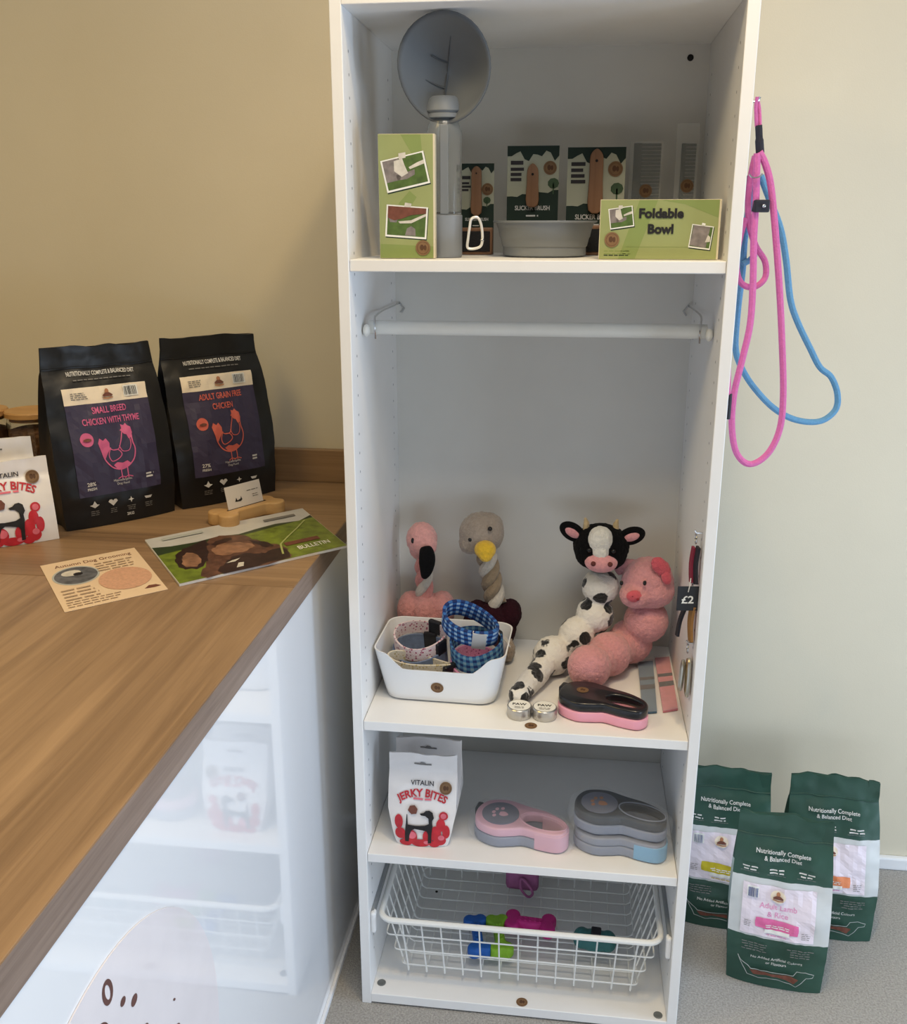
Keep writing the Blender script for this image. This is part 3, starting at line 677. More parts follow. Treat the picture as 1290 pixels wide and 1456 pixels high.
def bone_outline(L, w, r, n=10):
    """outline of a dog bone lying along X"""
    h = L/2; pts = []
    def arc(cx, cy, a0, a1):
        for i in range(n+1): a = a0+(a1-a0)*i/n; pts.append((cx+r*math.cos(a), cy+r*math.sin(a)))
    arc(h-r, r*.82, 1.0*PI, -.25*PI) if False else None
    for sx in (1, -1):
        seg = []
        for (cy, a0, a1) in ((-r*.82, -1.05*PI+.0, .22*PI), (r*.82, -.22*PI, 1.05*PI)):
            for i in range(n+1): a = a0+(a1-a0)*i/n; seg.append((h-r+r*math.cos(a), cy+r*math.sin(a)))
        seg = [p for p in seg if not (p[0] < h-1.75*r and abs(p[1]) < w*.9)]
        seg = [(h-2.4*r, -w)]+seg+[(h-2.4*r, w)]
        pts += seg if sx > 0 else [(-x, -y) for x, y in seg]
    return pts
pc, pd = atz(308, 738, .91), atz(384, 716, .91); cc = (pc+pd)/2; ra = math.atan2(pd.y-pc.y, pd.x-pc.x)-.0
cc = atz(343, 735, .913)
bh = thing('bone_card_holder', 'wooden bone shaped card holder in front of the orange chicken bag', 'card holder', (cc.x+.000, cc.y+.036, .9005), ra)
me = curve_mesh([bone_outline(.155, .015, .0195)], .0125, .003); me.transform(Matrix.Translation((0, 0, .0125)))
obj('bone_block', me, m_bone, bh)
q = MB(); q.box((-.048, -.0015, .0246), (.048, .0025, .0255)); obj('card_slot', q, m_dark, bh, smooth=False)
cdm = mat('card_white', (216, 210, 206), 0.4, var=0.02)
bc = thing('business_card', 'white business card standing in the wooden bone', 'card', bh.location+Vector((0, 0, .0258)), rot=(-.22, 0, ra))
boxo('card', (-.045, -.0002, 0), (.042, .0003, .044), cdm, bc)
P = P2(); P.poly(K_black, [(-.026, .012), (-.022, .020), (-.020, .014), (-.012, .016), (-.010, .021), (-.008, .014), (-.012, .011)])
P.bars(K_grey, .006, .034, .027, 1, .004, .0016, 0); P.bars(K_grey, .018, .034, .018, 2, .004, .0012, .2)
P.build({'print_black': 'dog_logo', 'print_grey': 'lettering'}, FRONT(-.0003), bc, off0=.0003, step=.0001, maxlen=0)

# booklet and flyer: four corners seen on the worktop, real sheets of paper
def quadS(A, B, Cc, D, base):
    """bilinear map, a along A->B in 0..1, b along A->D in 0..1"""
    def f(a, b, d=0): p = A*(1-a)*(1-b)+B*a*(1-b)+Cc*a*b+D*(1-a)*b; return Vector((p.x, p.y, base+d))-f.o
    f.o = Vector((0, 0, 0)); return f
def sheet(name, label, cat_, px, h, m, z=.9):
    A, B, Cc, D = [atz(u, v, z+h) for u, v in px]
    t = thing(name, label, cat_, ((A+B+Cc+D)/4).to_2d().to_3d()+Vector((0, 0, z+.0004)))
    q = MB(); lo = [Vector((p.x, p.y, z+.0005)) for p in (A, B, Cc, D)]; hi = [Vector((p.x, p.y, z+.0005+h)) for p in (A, B, Cc, D)]
    q.add(lo+hi, [(3, 2, 1, 0), (4, 5, 6, 7), (0, 1, 5, 4), (1, 2, 6, 5), (2, 3, 7, 6), (3, 0, 4, 7)])
    obj('pages' if h > .001 else 'sheet', q, m, t, True, smooth=False)
    return t, quadS(A, B, Cc, D, z+.0006+h)
m_paper = mat('paper_white', (214, 212, 208), 0.45, var=0.02); m_flyer = mat('paper_cream', (226, 200, 168), 0.55, var=0.02)
t, S = sheet('booklet', 'glossy booklet with a brown dog on grass at the worktop corner', 'booklet', [(255, 831), (494, 776), (430, 723), (206, 768)], .004, m_paper)
K_sky = mat('print_sky', (196, 196, 196), 0.35, var=0.06, vsc=30); K_hill = mat('print_hill', (52, 66, 40), 0.35, var=0.2, vsc=40)
K_grass = mat('print_grass', (112, 128, 44), 0.35, var=0.35, vsc=55); K_dog1 = mat('print_dog_brown', (98, 68, 54), 0.35, var=0.4, vsc=70); K_dog2 = mat('print_dog_dark', (52, 36, 32), 0.35, var=0.3, vsc=70)
P = P2(); P.rect(K_sky, .003, .70, .997, .998)
P.poly(K_hill, [(.003, .5), (.003, .79), (.1, .74), (.25, .72), (.38, .745), (.5, .70), (.62, .735), (.75, .76), (.9, .72), (.997, .80), (.997, .5)])
P.poly(K_grass, [(.003, .003), (.003, .60), (.12, .62), (.3, .60), (.5, .655), (.75, .70), (.997, .735), (.997, .003)])
random.seed(31)
def fur(m, pts, jag=.014): P.poly(m, [(p.x+random.uniform(-jag, jag)*.6, p.y+random.uniform(-jag, jag)*1.5) for p in cat([(*x, 0) for x in pts], 4, True)])
K_dog3 = mat('print_dog_tan', (146, 108, 84), 0.35, var=0.4, vsc=60)
fur(K_dog1, [(.16, .004), (.17, .16), (.22, .30), (.24, .55), (.32, .70), (.42, .74), (.50, .66), (.56, .50), (.62, .36), (.67, .22), (.66, .08), (.60, .004)])
fur(K_dog2, [(.22, .30), (.14, .20), (.07, .26), (.06, .40), (.11, .56), (.20, .66), (.30, .70), (.27, .52)])
fur(K_dog3, [(.20, .34), (.15, .24), (.09, .30), (.10, .42), (.15, .52), (.19, .48)])
fur(K_dog2, [(.24, .004), (.28, .16), (.36, .26), (.46, .27), (.54, .20), (.62, .24), (.66, .14), (.60, .02)])
fur(K_dog3, [(.30, .36), (.29, .48), (.36, .56), (.46, .52), (.52, .40), (.48, .34), (.38, .32)], .01)
fur(K_dog2, [(.31, .58), (.36, .66), (.44, .66), (.42, .60)], .01); fur(K_dog2, [(.52, .52), (.58, .44), (.62, .30), (.56, .34)], .01)
P.poly(K_fleece, [(.33, .05), (.36, .13), (.39, .12), (.37, .05)]); P.poly(K_fleece, [(.30, .17), (.34, .20), (.39, .21), (.35, .165)])
P.text(K_white, 'BULLETIN', .83, .12, .10, .20, .01); P.bars(K_brown, .68, .92, .24, 1, .1, .07, .1)
P.line(mat('print_sprig', (168, 176, 110), .4, var=0), [(.62, .10), (.66, .3), (.74, .42), (.84, .56), (.93, .70)], .012)
P.bars(K_grey, .70, .92, .84, 1, .1, .05, .1); P.bars(K_lgrey, .08, .36, .88, 1, .1, .05, .1)
P.build({'print_sky': 'cover_sky', 'print_hill': 'cover_hill', 'print_grass': 'cover_grass', 'print_dog_brown': 'cover_dog', 'print_dog_dark': 'cover_dog', 'print_dog_tan': 'cover_dog', 'print_white': 'lettering', 'print_fleece': 'cover_dog_blaze', 'print_sprig': 'cover_sprig', 'print_brown': 'script', 'print_grey': 'script'}, S, t, True, off0=.0002, step=.00015, maxlen=.12)
t, S = sheet('flyer', 'cream flyer with two oval pictures lying on the worktop', 'flyer', [(92, 871), (239, 838), (191, 779), (57, 805)], .0006, m_flyer)
K_slate = mat('print_slate', (92, 94, 100), 0.5, var=0.4, vsc=80); K_peach = mat('print_peach', (206, 160, 132), 0.5, var=0.12, vsc=220); K_ftxt = mat('print_taupe', (176, 150, 124), 0.6, var=0)
P = P2(); P.text(K_brown, 'Autumn Dog Grooming', .52, .865, .085, .80, .004)
P.disc(K_lgrey, .275, .64, .235, .195, 28); P.disc(K_slate, .275, .64, .215, .175, 28); P.disc(K_peach, .70, .385, .265, .225, 30)
P.disc(K_fleece, .24, .70, .10, .06, 12); P.disc(K_black, .30, .66, .05, .03, 10)
P.bars(K_ftxt, .50, .92, .78, 4, .052, .018, .15); P.bars(K_ftxt, .06, .42, .36, 4, .062, .022, .3); P.bars(K_ftxt, .05, .60, .13, 3, .042, .012, .3)
P.poly(K_brown, [(.80, .10), (.86, .15), (.93, .14), (.97, .10), (.9, .09)])
P.build({'print_brown': 'lettering', 'print_slate': 'oval_photo', 'print_peach': 'oval_text', 'print_taupe': 'fine_print', 'print_light_grey': 'oval_frame'}, S, t, True, off0=.0002, step=.00012, maxlen=0)

# ================================================================== TOP SHELF
m_lime = mat('carton_lime', (150, 158, 104), 0.5, var=0.06, vsc=14); m_limed = mat('carton_lime_dark', (132, 148, 86), 0.5, var=0.05, vsc=14)
m_limeside = mat('carton_side', (214, 204, 178), 0.5, var=0.02)
NX = {'carton_lime': 'front_print', 'carton_lime_dark': 'swirl_print', 'print_white': 'photo_frame', 'print_leaf_green': 'photo_grass', 'print_stone': 'photo_bowl', 'print_fleece': 'photo_dog', 'print_black': 'lettering', 'print_dark_green': 'photo_shade', 'print_brown': 'photo_hand', **ST}
def photo(P, cx, cy, w_, h_, rot, kind):
    ca, sa = math.cos(rot), math.sin(rot); T_ = lambda pts: [(cx+a*w_*ca-b*h_*sa, cy+a*w_*sa+b*h_*ca) for a, b in pts]
    P.poly(K_dgreen, [(x+.001, y-.0016) for x, y in T_([(-.5, -.5), (.5, -.5), (.5, .5), (-.5, .5)])])
    P.poly(K_white, T_([(-.5, -.5), (.5, -.5), (.5, .5), (-.5, .5)]))
    P.poly(K_green, T_([(-.46, -.44), (.46, -.44), (.46, .46), (-.46, .46)]))
    if kind == 0:
        P.poly(K_stone, T_([(-.46, .46), (-.1, .46), (-.05, .1), (-.15, -.2), (-.46, -.2)])); P.poly(K_fleece, T_([(-.2, .4), (.0, .42), (.02, .2), (.06, -.05), (-.1, -.12), (-.24, .1)]))
        P.poly(K_stone, T_([(-.22, -.04), (.0, -.02), (.22, .02), (.2, -.14), (0, -.22), (-.2, -.2)])); P.poly(K_fleece, T_([(.12, .05), (.46, .12), (.46, .24), (.3, .2), (.1, .12)]))
    elif kind == 1:
        P.poly(K_brown, T_([(-.46, .46), (.46, .46), (.46, .3), (.1, .22), (-.1, .1), (-.3, .02), (-.46, .1)])); P.poly(K_stone, T_([(-.44, .1), (-.3, .28), (-.2, .14), (-.24, -.04), (-.4, -.04)]))
        P.poly(K_fleece, T_([(-.2, .0), (.1, .06), (.46, .3), (.46, .22), (.12, -.03), (-.16, -.06)])); P.poly(K_stone, T_([(-.02, -.42), (.02, -.2), (.12, -.12), (.22, -.2), (.24, -.42)]))
    else:
        P.poly(K_stone, T_([(-.46, -.4), (.3, -.44), (.34, .46), (-.42, .46)])); P.poly(K_fleece, T_([(.22, -.2), (.44, -.16), (.42, .04), (.3, .12)])); P.poly(K_dgreen, T_([(.2, -.42), (.46, -.42), (.44, -.2), (.22, -.22)]))
    P.poly(K_fleece if kind != 2 else K_white, T_([(-.08, .42), (.08, .42), (.1, .58), (-.06, .6)]))
pa, pb = aty(541, 366, .045), aty(619, 366, .045); ph_ = aty(541, 191, .045).z-Z1; wbx = pb.x-pa.x
t = thing('water_bottle_box', 'upright lime green carton with two photos beside the water bottle', 'carton', ((pa.x+pb.x)/2, .045, Z1+.0005), .05)
hw = wbx/2
boxo('carton', (-hw, 0, 0), (hw, .024, ph_), m_limeside, t, bevel=.0008)
P = P2(); P.rect(m_lime, -hw+.0005, .0005, hw-.003, ph_-.0005)
P.poly(m_limed, [(-hw*.2, ph_-.001), (hw*.5, ph_-.001), (hw*.6, ph_*.72), (hw*.3, ph_*.8)]); P.poly(m_limed, [(-hw+.001, .001), (hw-.003, .001), (hw-.003, ph_*.1), (-hw+.001, ph_*.12)]); P.poly(m_limed, [(hw*.0, ph_*.38), (hw*.35, ph_*.5), (hw*.1, ph_*.55), (-hw*.3, ph_*.45)])
photo(P, hw*.0-.002, ph_*.70, wbx*.78, ph_*.26, .22, 0); photo(P, -.001, ph_*.30, wbx*.74, ph_*.26, -.07, 1); sticker(P, hw*.56, .016, .0115)
P.build(NX, FRONT(0), t, off0=.0003, step=.00015, maxlen=0)
pa, pb = aty(851, 363, .05), aty(1021, 362, .05); hb = aty(930, 284, .05).z-Z1; hw = (pb.x-pa.x)/2
t = thing('foldable_bowl_box', 'lime green carton with black Foldable Bowl lettering', 'carton', ((pa.x+pb.x)/2, .05, Z1+.0005), -.035)
boxo('carton', (-hw, 0, 0), (hw, .035, hb), m_limeside, t, bevel=.0008)
P = P2(); P.rect(m_lime, -hw+.001, .0005, hw-.003, hb-.0005); P.poly(m_limed, [(-hw+.03, .001), (-hw+.055, .001), (-hw+.085, hb-.001), (-hw+.058, hb-.001)]); P.poly(m_limed, [(0, hb-.001), (hw-.004, hb-.001), (hw-.004, hb*.7), (hw*.4, hb*.92)])
photo(P, -hw+.032, hb*.70, .036, .030, .14, 0); photo(P, hw-.027, hb*.38, .032, .034, -.12, 2)
P.text(K_black, 'Foldable', .002, hb*.70, .0185, .066, .045); P.text(K_black, 'Bowl', .002, hb*.44, .0185, .038, .045)
P.line(m_limed, [(-hw+.04, hb*.21), (hw*.5, hb*.21)], .0006); P.bars(m_limed, -hw+.008, -hw+.05, hb*.13, 2, .004, .0016, .1); P.bars(K_dgreen, -hw+.008, -hw+.045, hb*.06, 1, .004, .0014, 0)
sticker(P, -hw+.0195, hb*.33, .0112)
P.build(NX, FRONT(0), t, off0=.0003, step=.00015, maxlen=0)

# travel water bottle with leaf bowl
m_gsil = mat('grey_silicone', (122, 127, 132), 0.5, var=0.03, vsc=25); m_gsil2 = mat('grey_plastic', (134, 140, 148), 0.4, var=0.02)
m_clear = mat('clear_plastic', (235, 238, 238), 0.06, var=0, trans=0.92, ior=1.3)
BYc = .108; pc = aty(636, 362, BYc); br = sz(pc, 19.5)
bt = thing('dog_water_bottle', 'grey travel water bottle with leaf shaped drinking bowl', 'bottle', (pc.x-.004, BYc, Z1+.0005))
zg = aty(636, 306, BYc).z-Z1; zt = aty(636, 168, BYc).z-Z1; zc = aty(632, 138, BYc).z-Z1; R_ = br*1.28
q = MB(); q.lathe([(R_*.94, 0), (R_, .003), (R_, zg-.001), (R_*.97, zg)], 36); obj('base_cup', q, m_gsil2, bt)
q = MB(); q.lathe([(R_*.95, zg+.0005), (R_*.97, zg+.02), (R_*.97, zt-.02), (R_*.8, zt-.004), (R_*.72, zt), (R_*.68, zt), (R_*.76, zt-.006), (R_*.92, zt-.022), (R_*.92, zg+.004), (R_*.6, zg+.002)], 36); obj('clear_body', q, m_clear, bt)
q = MB(); q.box((-R_*.12, -R_*1.02, zg+.001), (R_*.34, -R_*.95, zt-.012)); obj('strap', q, m_gsil, bt, smooth=False, bevel=.002)
q = MB(); q.lathe([(R_*.80, zt-.002), (R_*1.0, zt-.001), (R_*1.0, zt+.004), (R_*.92, zt+.006), (R_*1.05, zt+.009), (R_*1.0, zt+.016), (R_*.84, zc-.003), (R_*.7, zc)], 32); obj('cap', q, m_gsil, bt)
pl = aty(631, 89, .062); lx, lz = sz(pl, 66), sz(pl, 71)
lf = MB(); nr, na = 14, 40; V = [Vector((0, .034, 0))]; F = []
def leafp(r, a):
    x = lx*r*math.cos(a)*(1+.06*math.sin(a)); z = lz*r*math.sin(a); y = .036*(1-r*r)+ .004*math.cos(3*a)*r
    return Vector((x, y-.30*z, z))
for i in range(1, nr+1):
    for j in range(na): V.append(leafp(i/nr, 2*PI*j/na))
for j in range(na): F.append((0, 1+j, 1+(j+1) % na))
for i in range(nr-1):
    for j in range(na): a = 1+i*na; F.append((a+j, a+(j+1) % na, a+na+(j+1) % na, a+na+j))
lf.add(V, F); M = Matrix.Translation(pl-Vector(bt.location)+Vector((0, .004, -.008))); lf.v = [M @ v for v in lf.v]
lo_ = obj('leaf_bowl', lf, mat('leaf_silicone', (98, 102, 105), 0.55, var=0.03, vsc=25), bt, solid=.003, ang=80)
def leafline(pts, r=.0012):
    out = []
    for x, z in pts:
        rr = math.hypot(x/lx, z/lz); v_ = Vector((x, .036*(1-rr*rr)-.30*z-.002, z)); out.append(M @ v_)
    q = MB(); q.tube(cat(out, 3), r, 6); return q
m_vein = mat('silicone_vein', (78, 82, 85), 0.55, var=0.02)
vn = [(-.006, -.055), (-.004, -.03), (.001, 0), (.006, .028), (.010, .046)]
obj('leaf_vein', leafline(vn, .0016), m_vein, lo_)
for a, b in (((-.003, -.022), (-.034, -.010)), ((.003, .012), (-.022, .022))): obj('leaf_vein', leafline([a, ((a[0]+b[0])/2, (a[1]+b[1])/2-.001), b], .0013), m_vein, lo_)

# collapsible bowl + carabiner
BWy = .17; p0 = aty(774, 363, BWy); rb = sz(p0, 73); hb_ = aty(774, 314, BWy-rb*.9).z-Z1
bw = thing('collapsible_bowl', 'pale grey collapsible silicone bowl in front of the brush packs', 'bowl', (p0.x, BWy, Z1+.0005))
q = MB(); q.lathe([(rb*.74, 0), (rb*.80, .003), (rb*.80, hb_*.27), (rb*.82, hb_*.30), (rb*.855, hb_*.52), (rb*.87, hb_*.55), (rb*.90, hb_*.78), (rb*.915, hb_*.82), (rb*.94, hb_*.93), (rb*1.0, hb_*.95), (rb*1.0, hb_), (rb*.93, hb_), (rb*.89, hb_*.80), (rb*.85, hb_*.55), (rb*.80, hb_*.3), (rb*.74, .006), (rb*.2, .004)], 56); obj('bowl_shell', q, m_gsil, bw, ang=30)
cp = aty(676, 333, .085)
cb = thing('carabiner', 'white carabiner clip hanging at the grey bowl rim', 'clip', cp)
m_cara = mat('carabiner_white', (226, 226, 224), 0.25, var=0, metal=0.2); s_ = sz(cp, 1.0)
q = MB(); q.tube(cat([(x*s_, -.001, -z*s_) for x, z in [(-1, -23), (4, -22), (8, -14), (10, -2), (10, 10), (7, 17), (-3, 20), (-11, 18), (-10, 5), (-8, -10), (-6, -20)]], 5, True), s_*1.9, 8, True); obj('clip_frame', q, m_cara, cb)
q = MB(); q.ell((10*s_, -.001, -8*s_), s_*2.8); obj('gate_joint', q, m_chrome, cb)

# brush packs
m_card = mat('pack_card', (176, 178, 158), 0.6, var=0.03, vsc=30); m_beech = wood('beech', (150, 112, 84), (124, 88, 62), 2, 0.5, 90.0); m_pad = mat('brush_pad_black', (24, 22, 24), 0.7, var=0.1, bump=0.5, bsc=600)
m_clearp = mat('blister', (230, 232, 230), 0.08, var=0, alpha=0.16)
NB = {'pack_card': 'card_print', 'print_dark_green': 'hill_print', 'label_ink_white': 'lettering', 'print_ink': 'slogan', 'print_leaf_green': 'tree_print', **ST, 'print_sage': 'tree_print'}
K_sage = mat('print_sage', (62, 84, 58), 0.6, var=0.1)
def brush(label, pxl, pxr, pyt, y, handle, hy0, hy1, st, tree, pad=None, base=None):
    A = aty(pxl, pyt, y); B = aty(pxr, pyt, y); W_ = B.x-A.x; H_ = A.z-Z1; hw = W_/2; k = W_/.09
    t = thing('brush_pack', label, 'brush', ((A.x+B.x)/2, y, Z1+.0005), 0, 'grooming brush packs on the top shelf')
    boxo('backing_card', (-hw, 0, 0), (hw, .0012, H_), m_card, t)
    P = P2()
    zt_ = lambda f: H_*f
    top = [(-hw, H_), (hw, H_), (hw, H_-.016*k)]+[(hw-W_*i/12, H_-(.016+.006*math.sin(i*1.9)+.005*math.cos(i*.9))*k) for i in range(1, 12)]+[(-hw, H_-.017*k)]
    P.poly(K_dgreen, top)
    hb0 = base if base else .54
    P.poly(K_dgreen, [(-hw, 0), (hw, 0), (hw, H_*(hb0+.06))]+[(hw-W_*i/10, H_*(hb0+.055-.06*i/10+.012*math.sin(i*2.1))) for i in range(1, 10)]+[(-hw, H_*hb0)])
    P.text(K_ink, 'SLICKER BRUSH', 0, H_*(hb0-.125), .0105*k, W_*.68, .02); P.bars(K_ink, -W_*.12, W_*.12, H_*(hb0-.185), 1, .004, .0026*k, 0, True)
    P.rect(K_inkd, -hw+.006*k, H_*.83, -hw+.028*k, H_*.865); P.bars(K_inkd, -hw+.006*k, -hw+.030*k, H_*.775, 3, .0085*k, .0052*k, .25)
    P.disc(K_sage, tree[0]*hw, tree[1]*H_, .010*k, .009*k, 9); P.rect(K_sage, tree[0]*hw-.0012*k, tree[1]*H_-.018*k, tree[0]*hw+.0012*k, tree[1]*H_)
    sticker(P, st[0]*hw, st[1]*H_, .0115*k if k > .8 else .010)
    P.build(NB, FRONT(0), t, off0=.0003, step=.0002, maxlen=0)
    hwid = handle*k
    q = curve_mesh([[(p.x, p.y) for p in cat([(x, z, 0) for x, z in [(0, hy1*H_), (-hwid*.42, hy1*H_-.008*k), (-hwid*.5, hy1*H_-.02*k), (-hwid*.5, (hy0+hy1)/2*H_), (-hwid*.5, hy0*H_), (hwid*.5, hy0*H_), (hwid*.5, (hy0+hy1)/2*H_), (hwid*.5, hy1*H_-.02*k), (hwid*.42, hy1*H_-.008*k)]], 3, True)]], .004, .0015)
    q.transform(Matrix.Translation((0, -.0065, 0)) @ Matrix.Rotation(PI/2, 4, 'X')); h = obj('brush_handle', q, m_beech, t)
    q = MB(); q.lathe([(.0022*k, 0), (.0022*k, .0006)], 12, M=Matrix.Translation((0, -.0107, hy1*H_-.018*k)) @ Matrix.Rotation(PI/2, 4, 'X')); obj('hang_hole', q, m_dark, h)
    if pad:
        x0, x1, z0_, z1_ = [v_*(hw if i < 2 else H_) for i, v_ in enumerate(pad)]
        b = boxo('brush_head', (x0, -.022, z0_), (x1, -.002, z1_), m_beech, t, bevel=.002)
        boxo('bristle_pad', (x0+.004, -.0245, z0_+.005), (x1-.004, -.0222, z1_-.006), m_pad, t, bevel=.002)
    else:
        boxo('brush_head', (-hwid*.5, -.012, 0), (hwid*.5, -.004, H_*.16), m_beech, t, bevel=.001)
    q = MB(); q.box((-hw*.98, -.030, .0), (hw*.98, -.0296, H_*.99)); obj('blister', q, m_clearp, t, smooth=False) if False else None
brush('small slicker brush on a green card between bottle and bowl', 654, 703, 233, .262, .026, .46, .97, (.62, .72), (.6, .60), pad=(-1.0, 1.0, 0.0, .30), base=.50)
brush('wooden handled slicker brush on a green card above the grey bowl', 722, 796, 208, .268, .020, .46, .84, (.66, .80), (.8, .66))
brush('large slicker brush with long pale handle behind the lime carton', 808, 891, 210, .268, .021, .42, .985, (.66, .80), (.74, .62), pad=(-.98, .98, .0, .28), base=.46)
# combs in clear sleeves
m_steel = mat('comb_steel', (104, 108, 108), 0.4, metal=0.5, var=0.05)
m_sleeve = mat('sleeve_film', (225, 228, 225), 0.12, var=0, alpha=0.10)
def comb(label, pxl, pxr, pyt, sl, sr, st, y, sy):
    A, B = aty(pxl, pyt, y), aty(pxr, pyt, y); sA, sB = aty(sl, st, y), aty(sr, st, y); H_ = A.z-Z1; cx = (sA.x+sB.x)/2
    t = thing('comb_pack', label, 'comb', (cx, y, Z1+.0005), 0, 'combs in clear sleeves on the top shelf')
    a0, a1 = A.x-cx, B.x-cx
    boxo('comb_spine', (a0, -.002, .002), (a0+(a1-a0)*.30, .002, H_), m_steel, t, bevel=.0005)
    nT = 30
    for i in range(nT):
        z = .004+(H_-.01)*i/(nT-1); boxo('tooth', (a0+(a1-a0)*.30, -.001, z), (a1, .001, z+.0052), m_steel, t)
    boxo('sleeve', (sA.x-cx, -.0062, 0), (sB.x-cx, -.0058, sA.z-Z1), m_sleeve, t)
    boxo('sleeve', (sA.x-cx, .0058, 0), (sB.x-cx, .0062, sA.z-Z1), m_sleeve, t)
    P = P2(); sticker(P, (a0+a1)/2, aty(pxl, sy, y).z-Z1, .0112); P.build(ST, FRONT(-.0063), t, off0=.0004, step=.0002, maxlen=0)
comb('wide steel comb in a clear sleeve behind the lime carton', 902, 941, 204, 897, 943, 202, .33, 272)
comb('narrow steel comb in a tall clear sleeve nearest the wardrobe\'s right panel', 970, 991, 204, 964, 996, 176, .33, 265)

# ================================================================== MIDDLE SHELF
m_boxw = mat('box_gloss_white', (236, 238, 240), 0.18, var=0.0, coat=0.3)
p0 = atz(546, 996, Z2); p1 = atz(700, 1009, Z2); bxa = math.atan2(p1.y-p0.y, p1.x-p0.x)
BXC = Vector((.1445, .152, Z2+.0005)); BXR = -.03
sb = thing('storage_box', 'small white plastic box full of dog collars', 'storage box', BXC, BXR)
def rloop(w_, d_, r, n=7):
    out = []
    for cx, cy, a0 in ((w_/2-r, d_/2-r, 0), (-w_/2+r, d_/2-r, PI/2), (-w_/2+r, -d_/2+r, PI), (w_/2-r, -d_/2+r, 1.5*PI)):
        for i in range(n+1): a = a0+PI/2*i/n; out.append((cx+r*math.cos(a), cy+r*math.sin(a)))
    # add points along the straight runs
    res = []
    for i, p in enumerate(out):
        q = out[(i+1) % len(out)]; res.append(p); L = math.hypot(q[0]-p[0], q[1]-p[1]); m_ = int(L/.008)
        for j in range(1, m_): res.append((p[0]+(q[0]-p[0])*j/m_, p[1]+(q[1]-p[1])*j/m_))
    return res
BH = .102
def rim_h(x, y):
    if y > -.02: return BH
    t = (abs(x)-.060)/.040; t = min(1, max(0, t)); t = t*t*(3-2*t); return BH-.030*(1-t)
N0 = None; V = []; F = []
base = rloop(.205, .135, .028); rimo = rloop(.243, .172, .034)
base = rloop(.205, .135, .028); 
def lp(f, inset, z=None):
    w_, d_, r = .205+(.243-.205)*f-2*inset, .135+(.172-.135)*f-2*inset, .030
    k = []
    for cx, cy, a0 in ((1, 1, 0), (-1, 1, PI/2), (-1, -1, PI), (1, -1, 1.5*PI)):
        for i in range(7): a = a0+PI/2*i/6; k.append((cx*(w_/2-r)+r*math.cos(a), cy*(d_/2-r)+r*math.sin(a)))
    res = []
    for i, p in enumerate(k):
        q = k[(i+1) % len(k)]; m_ = 14 if i % 7 == 6 else 1
        for j in range(m_): res.append((p[0]+(q[0]-p[0])*j/m_, p[1]+(q[1]-p[1])*j/m_))
    return res
rows = [(0, .006, 0), (0, 0, .004)]+[(f, 0, None) for f in (.2, .4, .6, .8, 1.0)]
rings = []
for f, ins, z in rows:
    L = lp(f, ins); rings.append([Vector((x, y, z if z is not None else f*rim_h(x, y))) for x, y in L])
for f in (1.0, .8, .6, .4, .2, .05):
    L = lp(f, .0026); rings.append([Vector((x, y, max(.005, f*rim_h(x, y)-.0004))) for x, y in L])
n = len(rings[0]); q = MB(); q.v = [v for r in rings for v in r]
for i in range(len(rings)-1):
    for j in range(n): q.f.append([i*n+j, i*n+(j+1) % n, (i+1)*n+(j+1) % n, (i+1)*n+j]); q.m.append(0)
q.f.append(list(range(n))[::-1]); q.m.append(0); q.f.append([(len(rings)-1)*n+j for j in range(n)]); q.m.append(0)
obj('tub', q, m_boxw, sb, ang=50)
P = P2(); sticker(P, 0, 0, .0118)
sl = math.atan2(.0185, .072); P.build(ST, planeS((-.002, -.0675-.0185*.5, .036), (1, 0, 0), (0, -math.sin(sl), math.cos(sl))), sb, off0=.0008, step=.0003, maxlen=0)

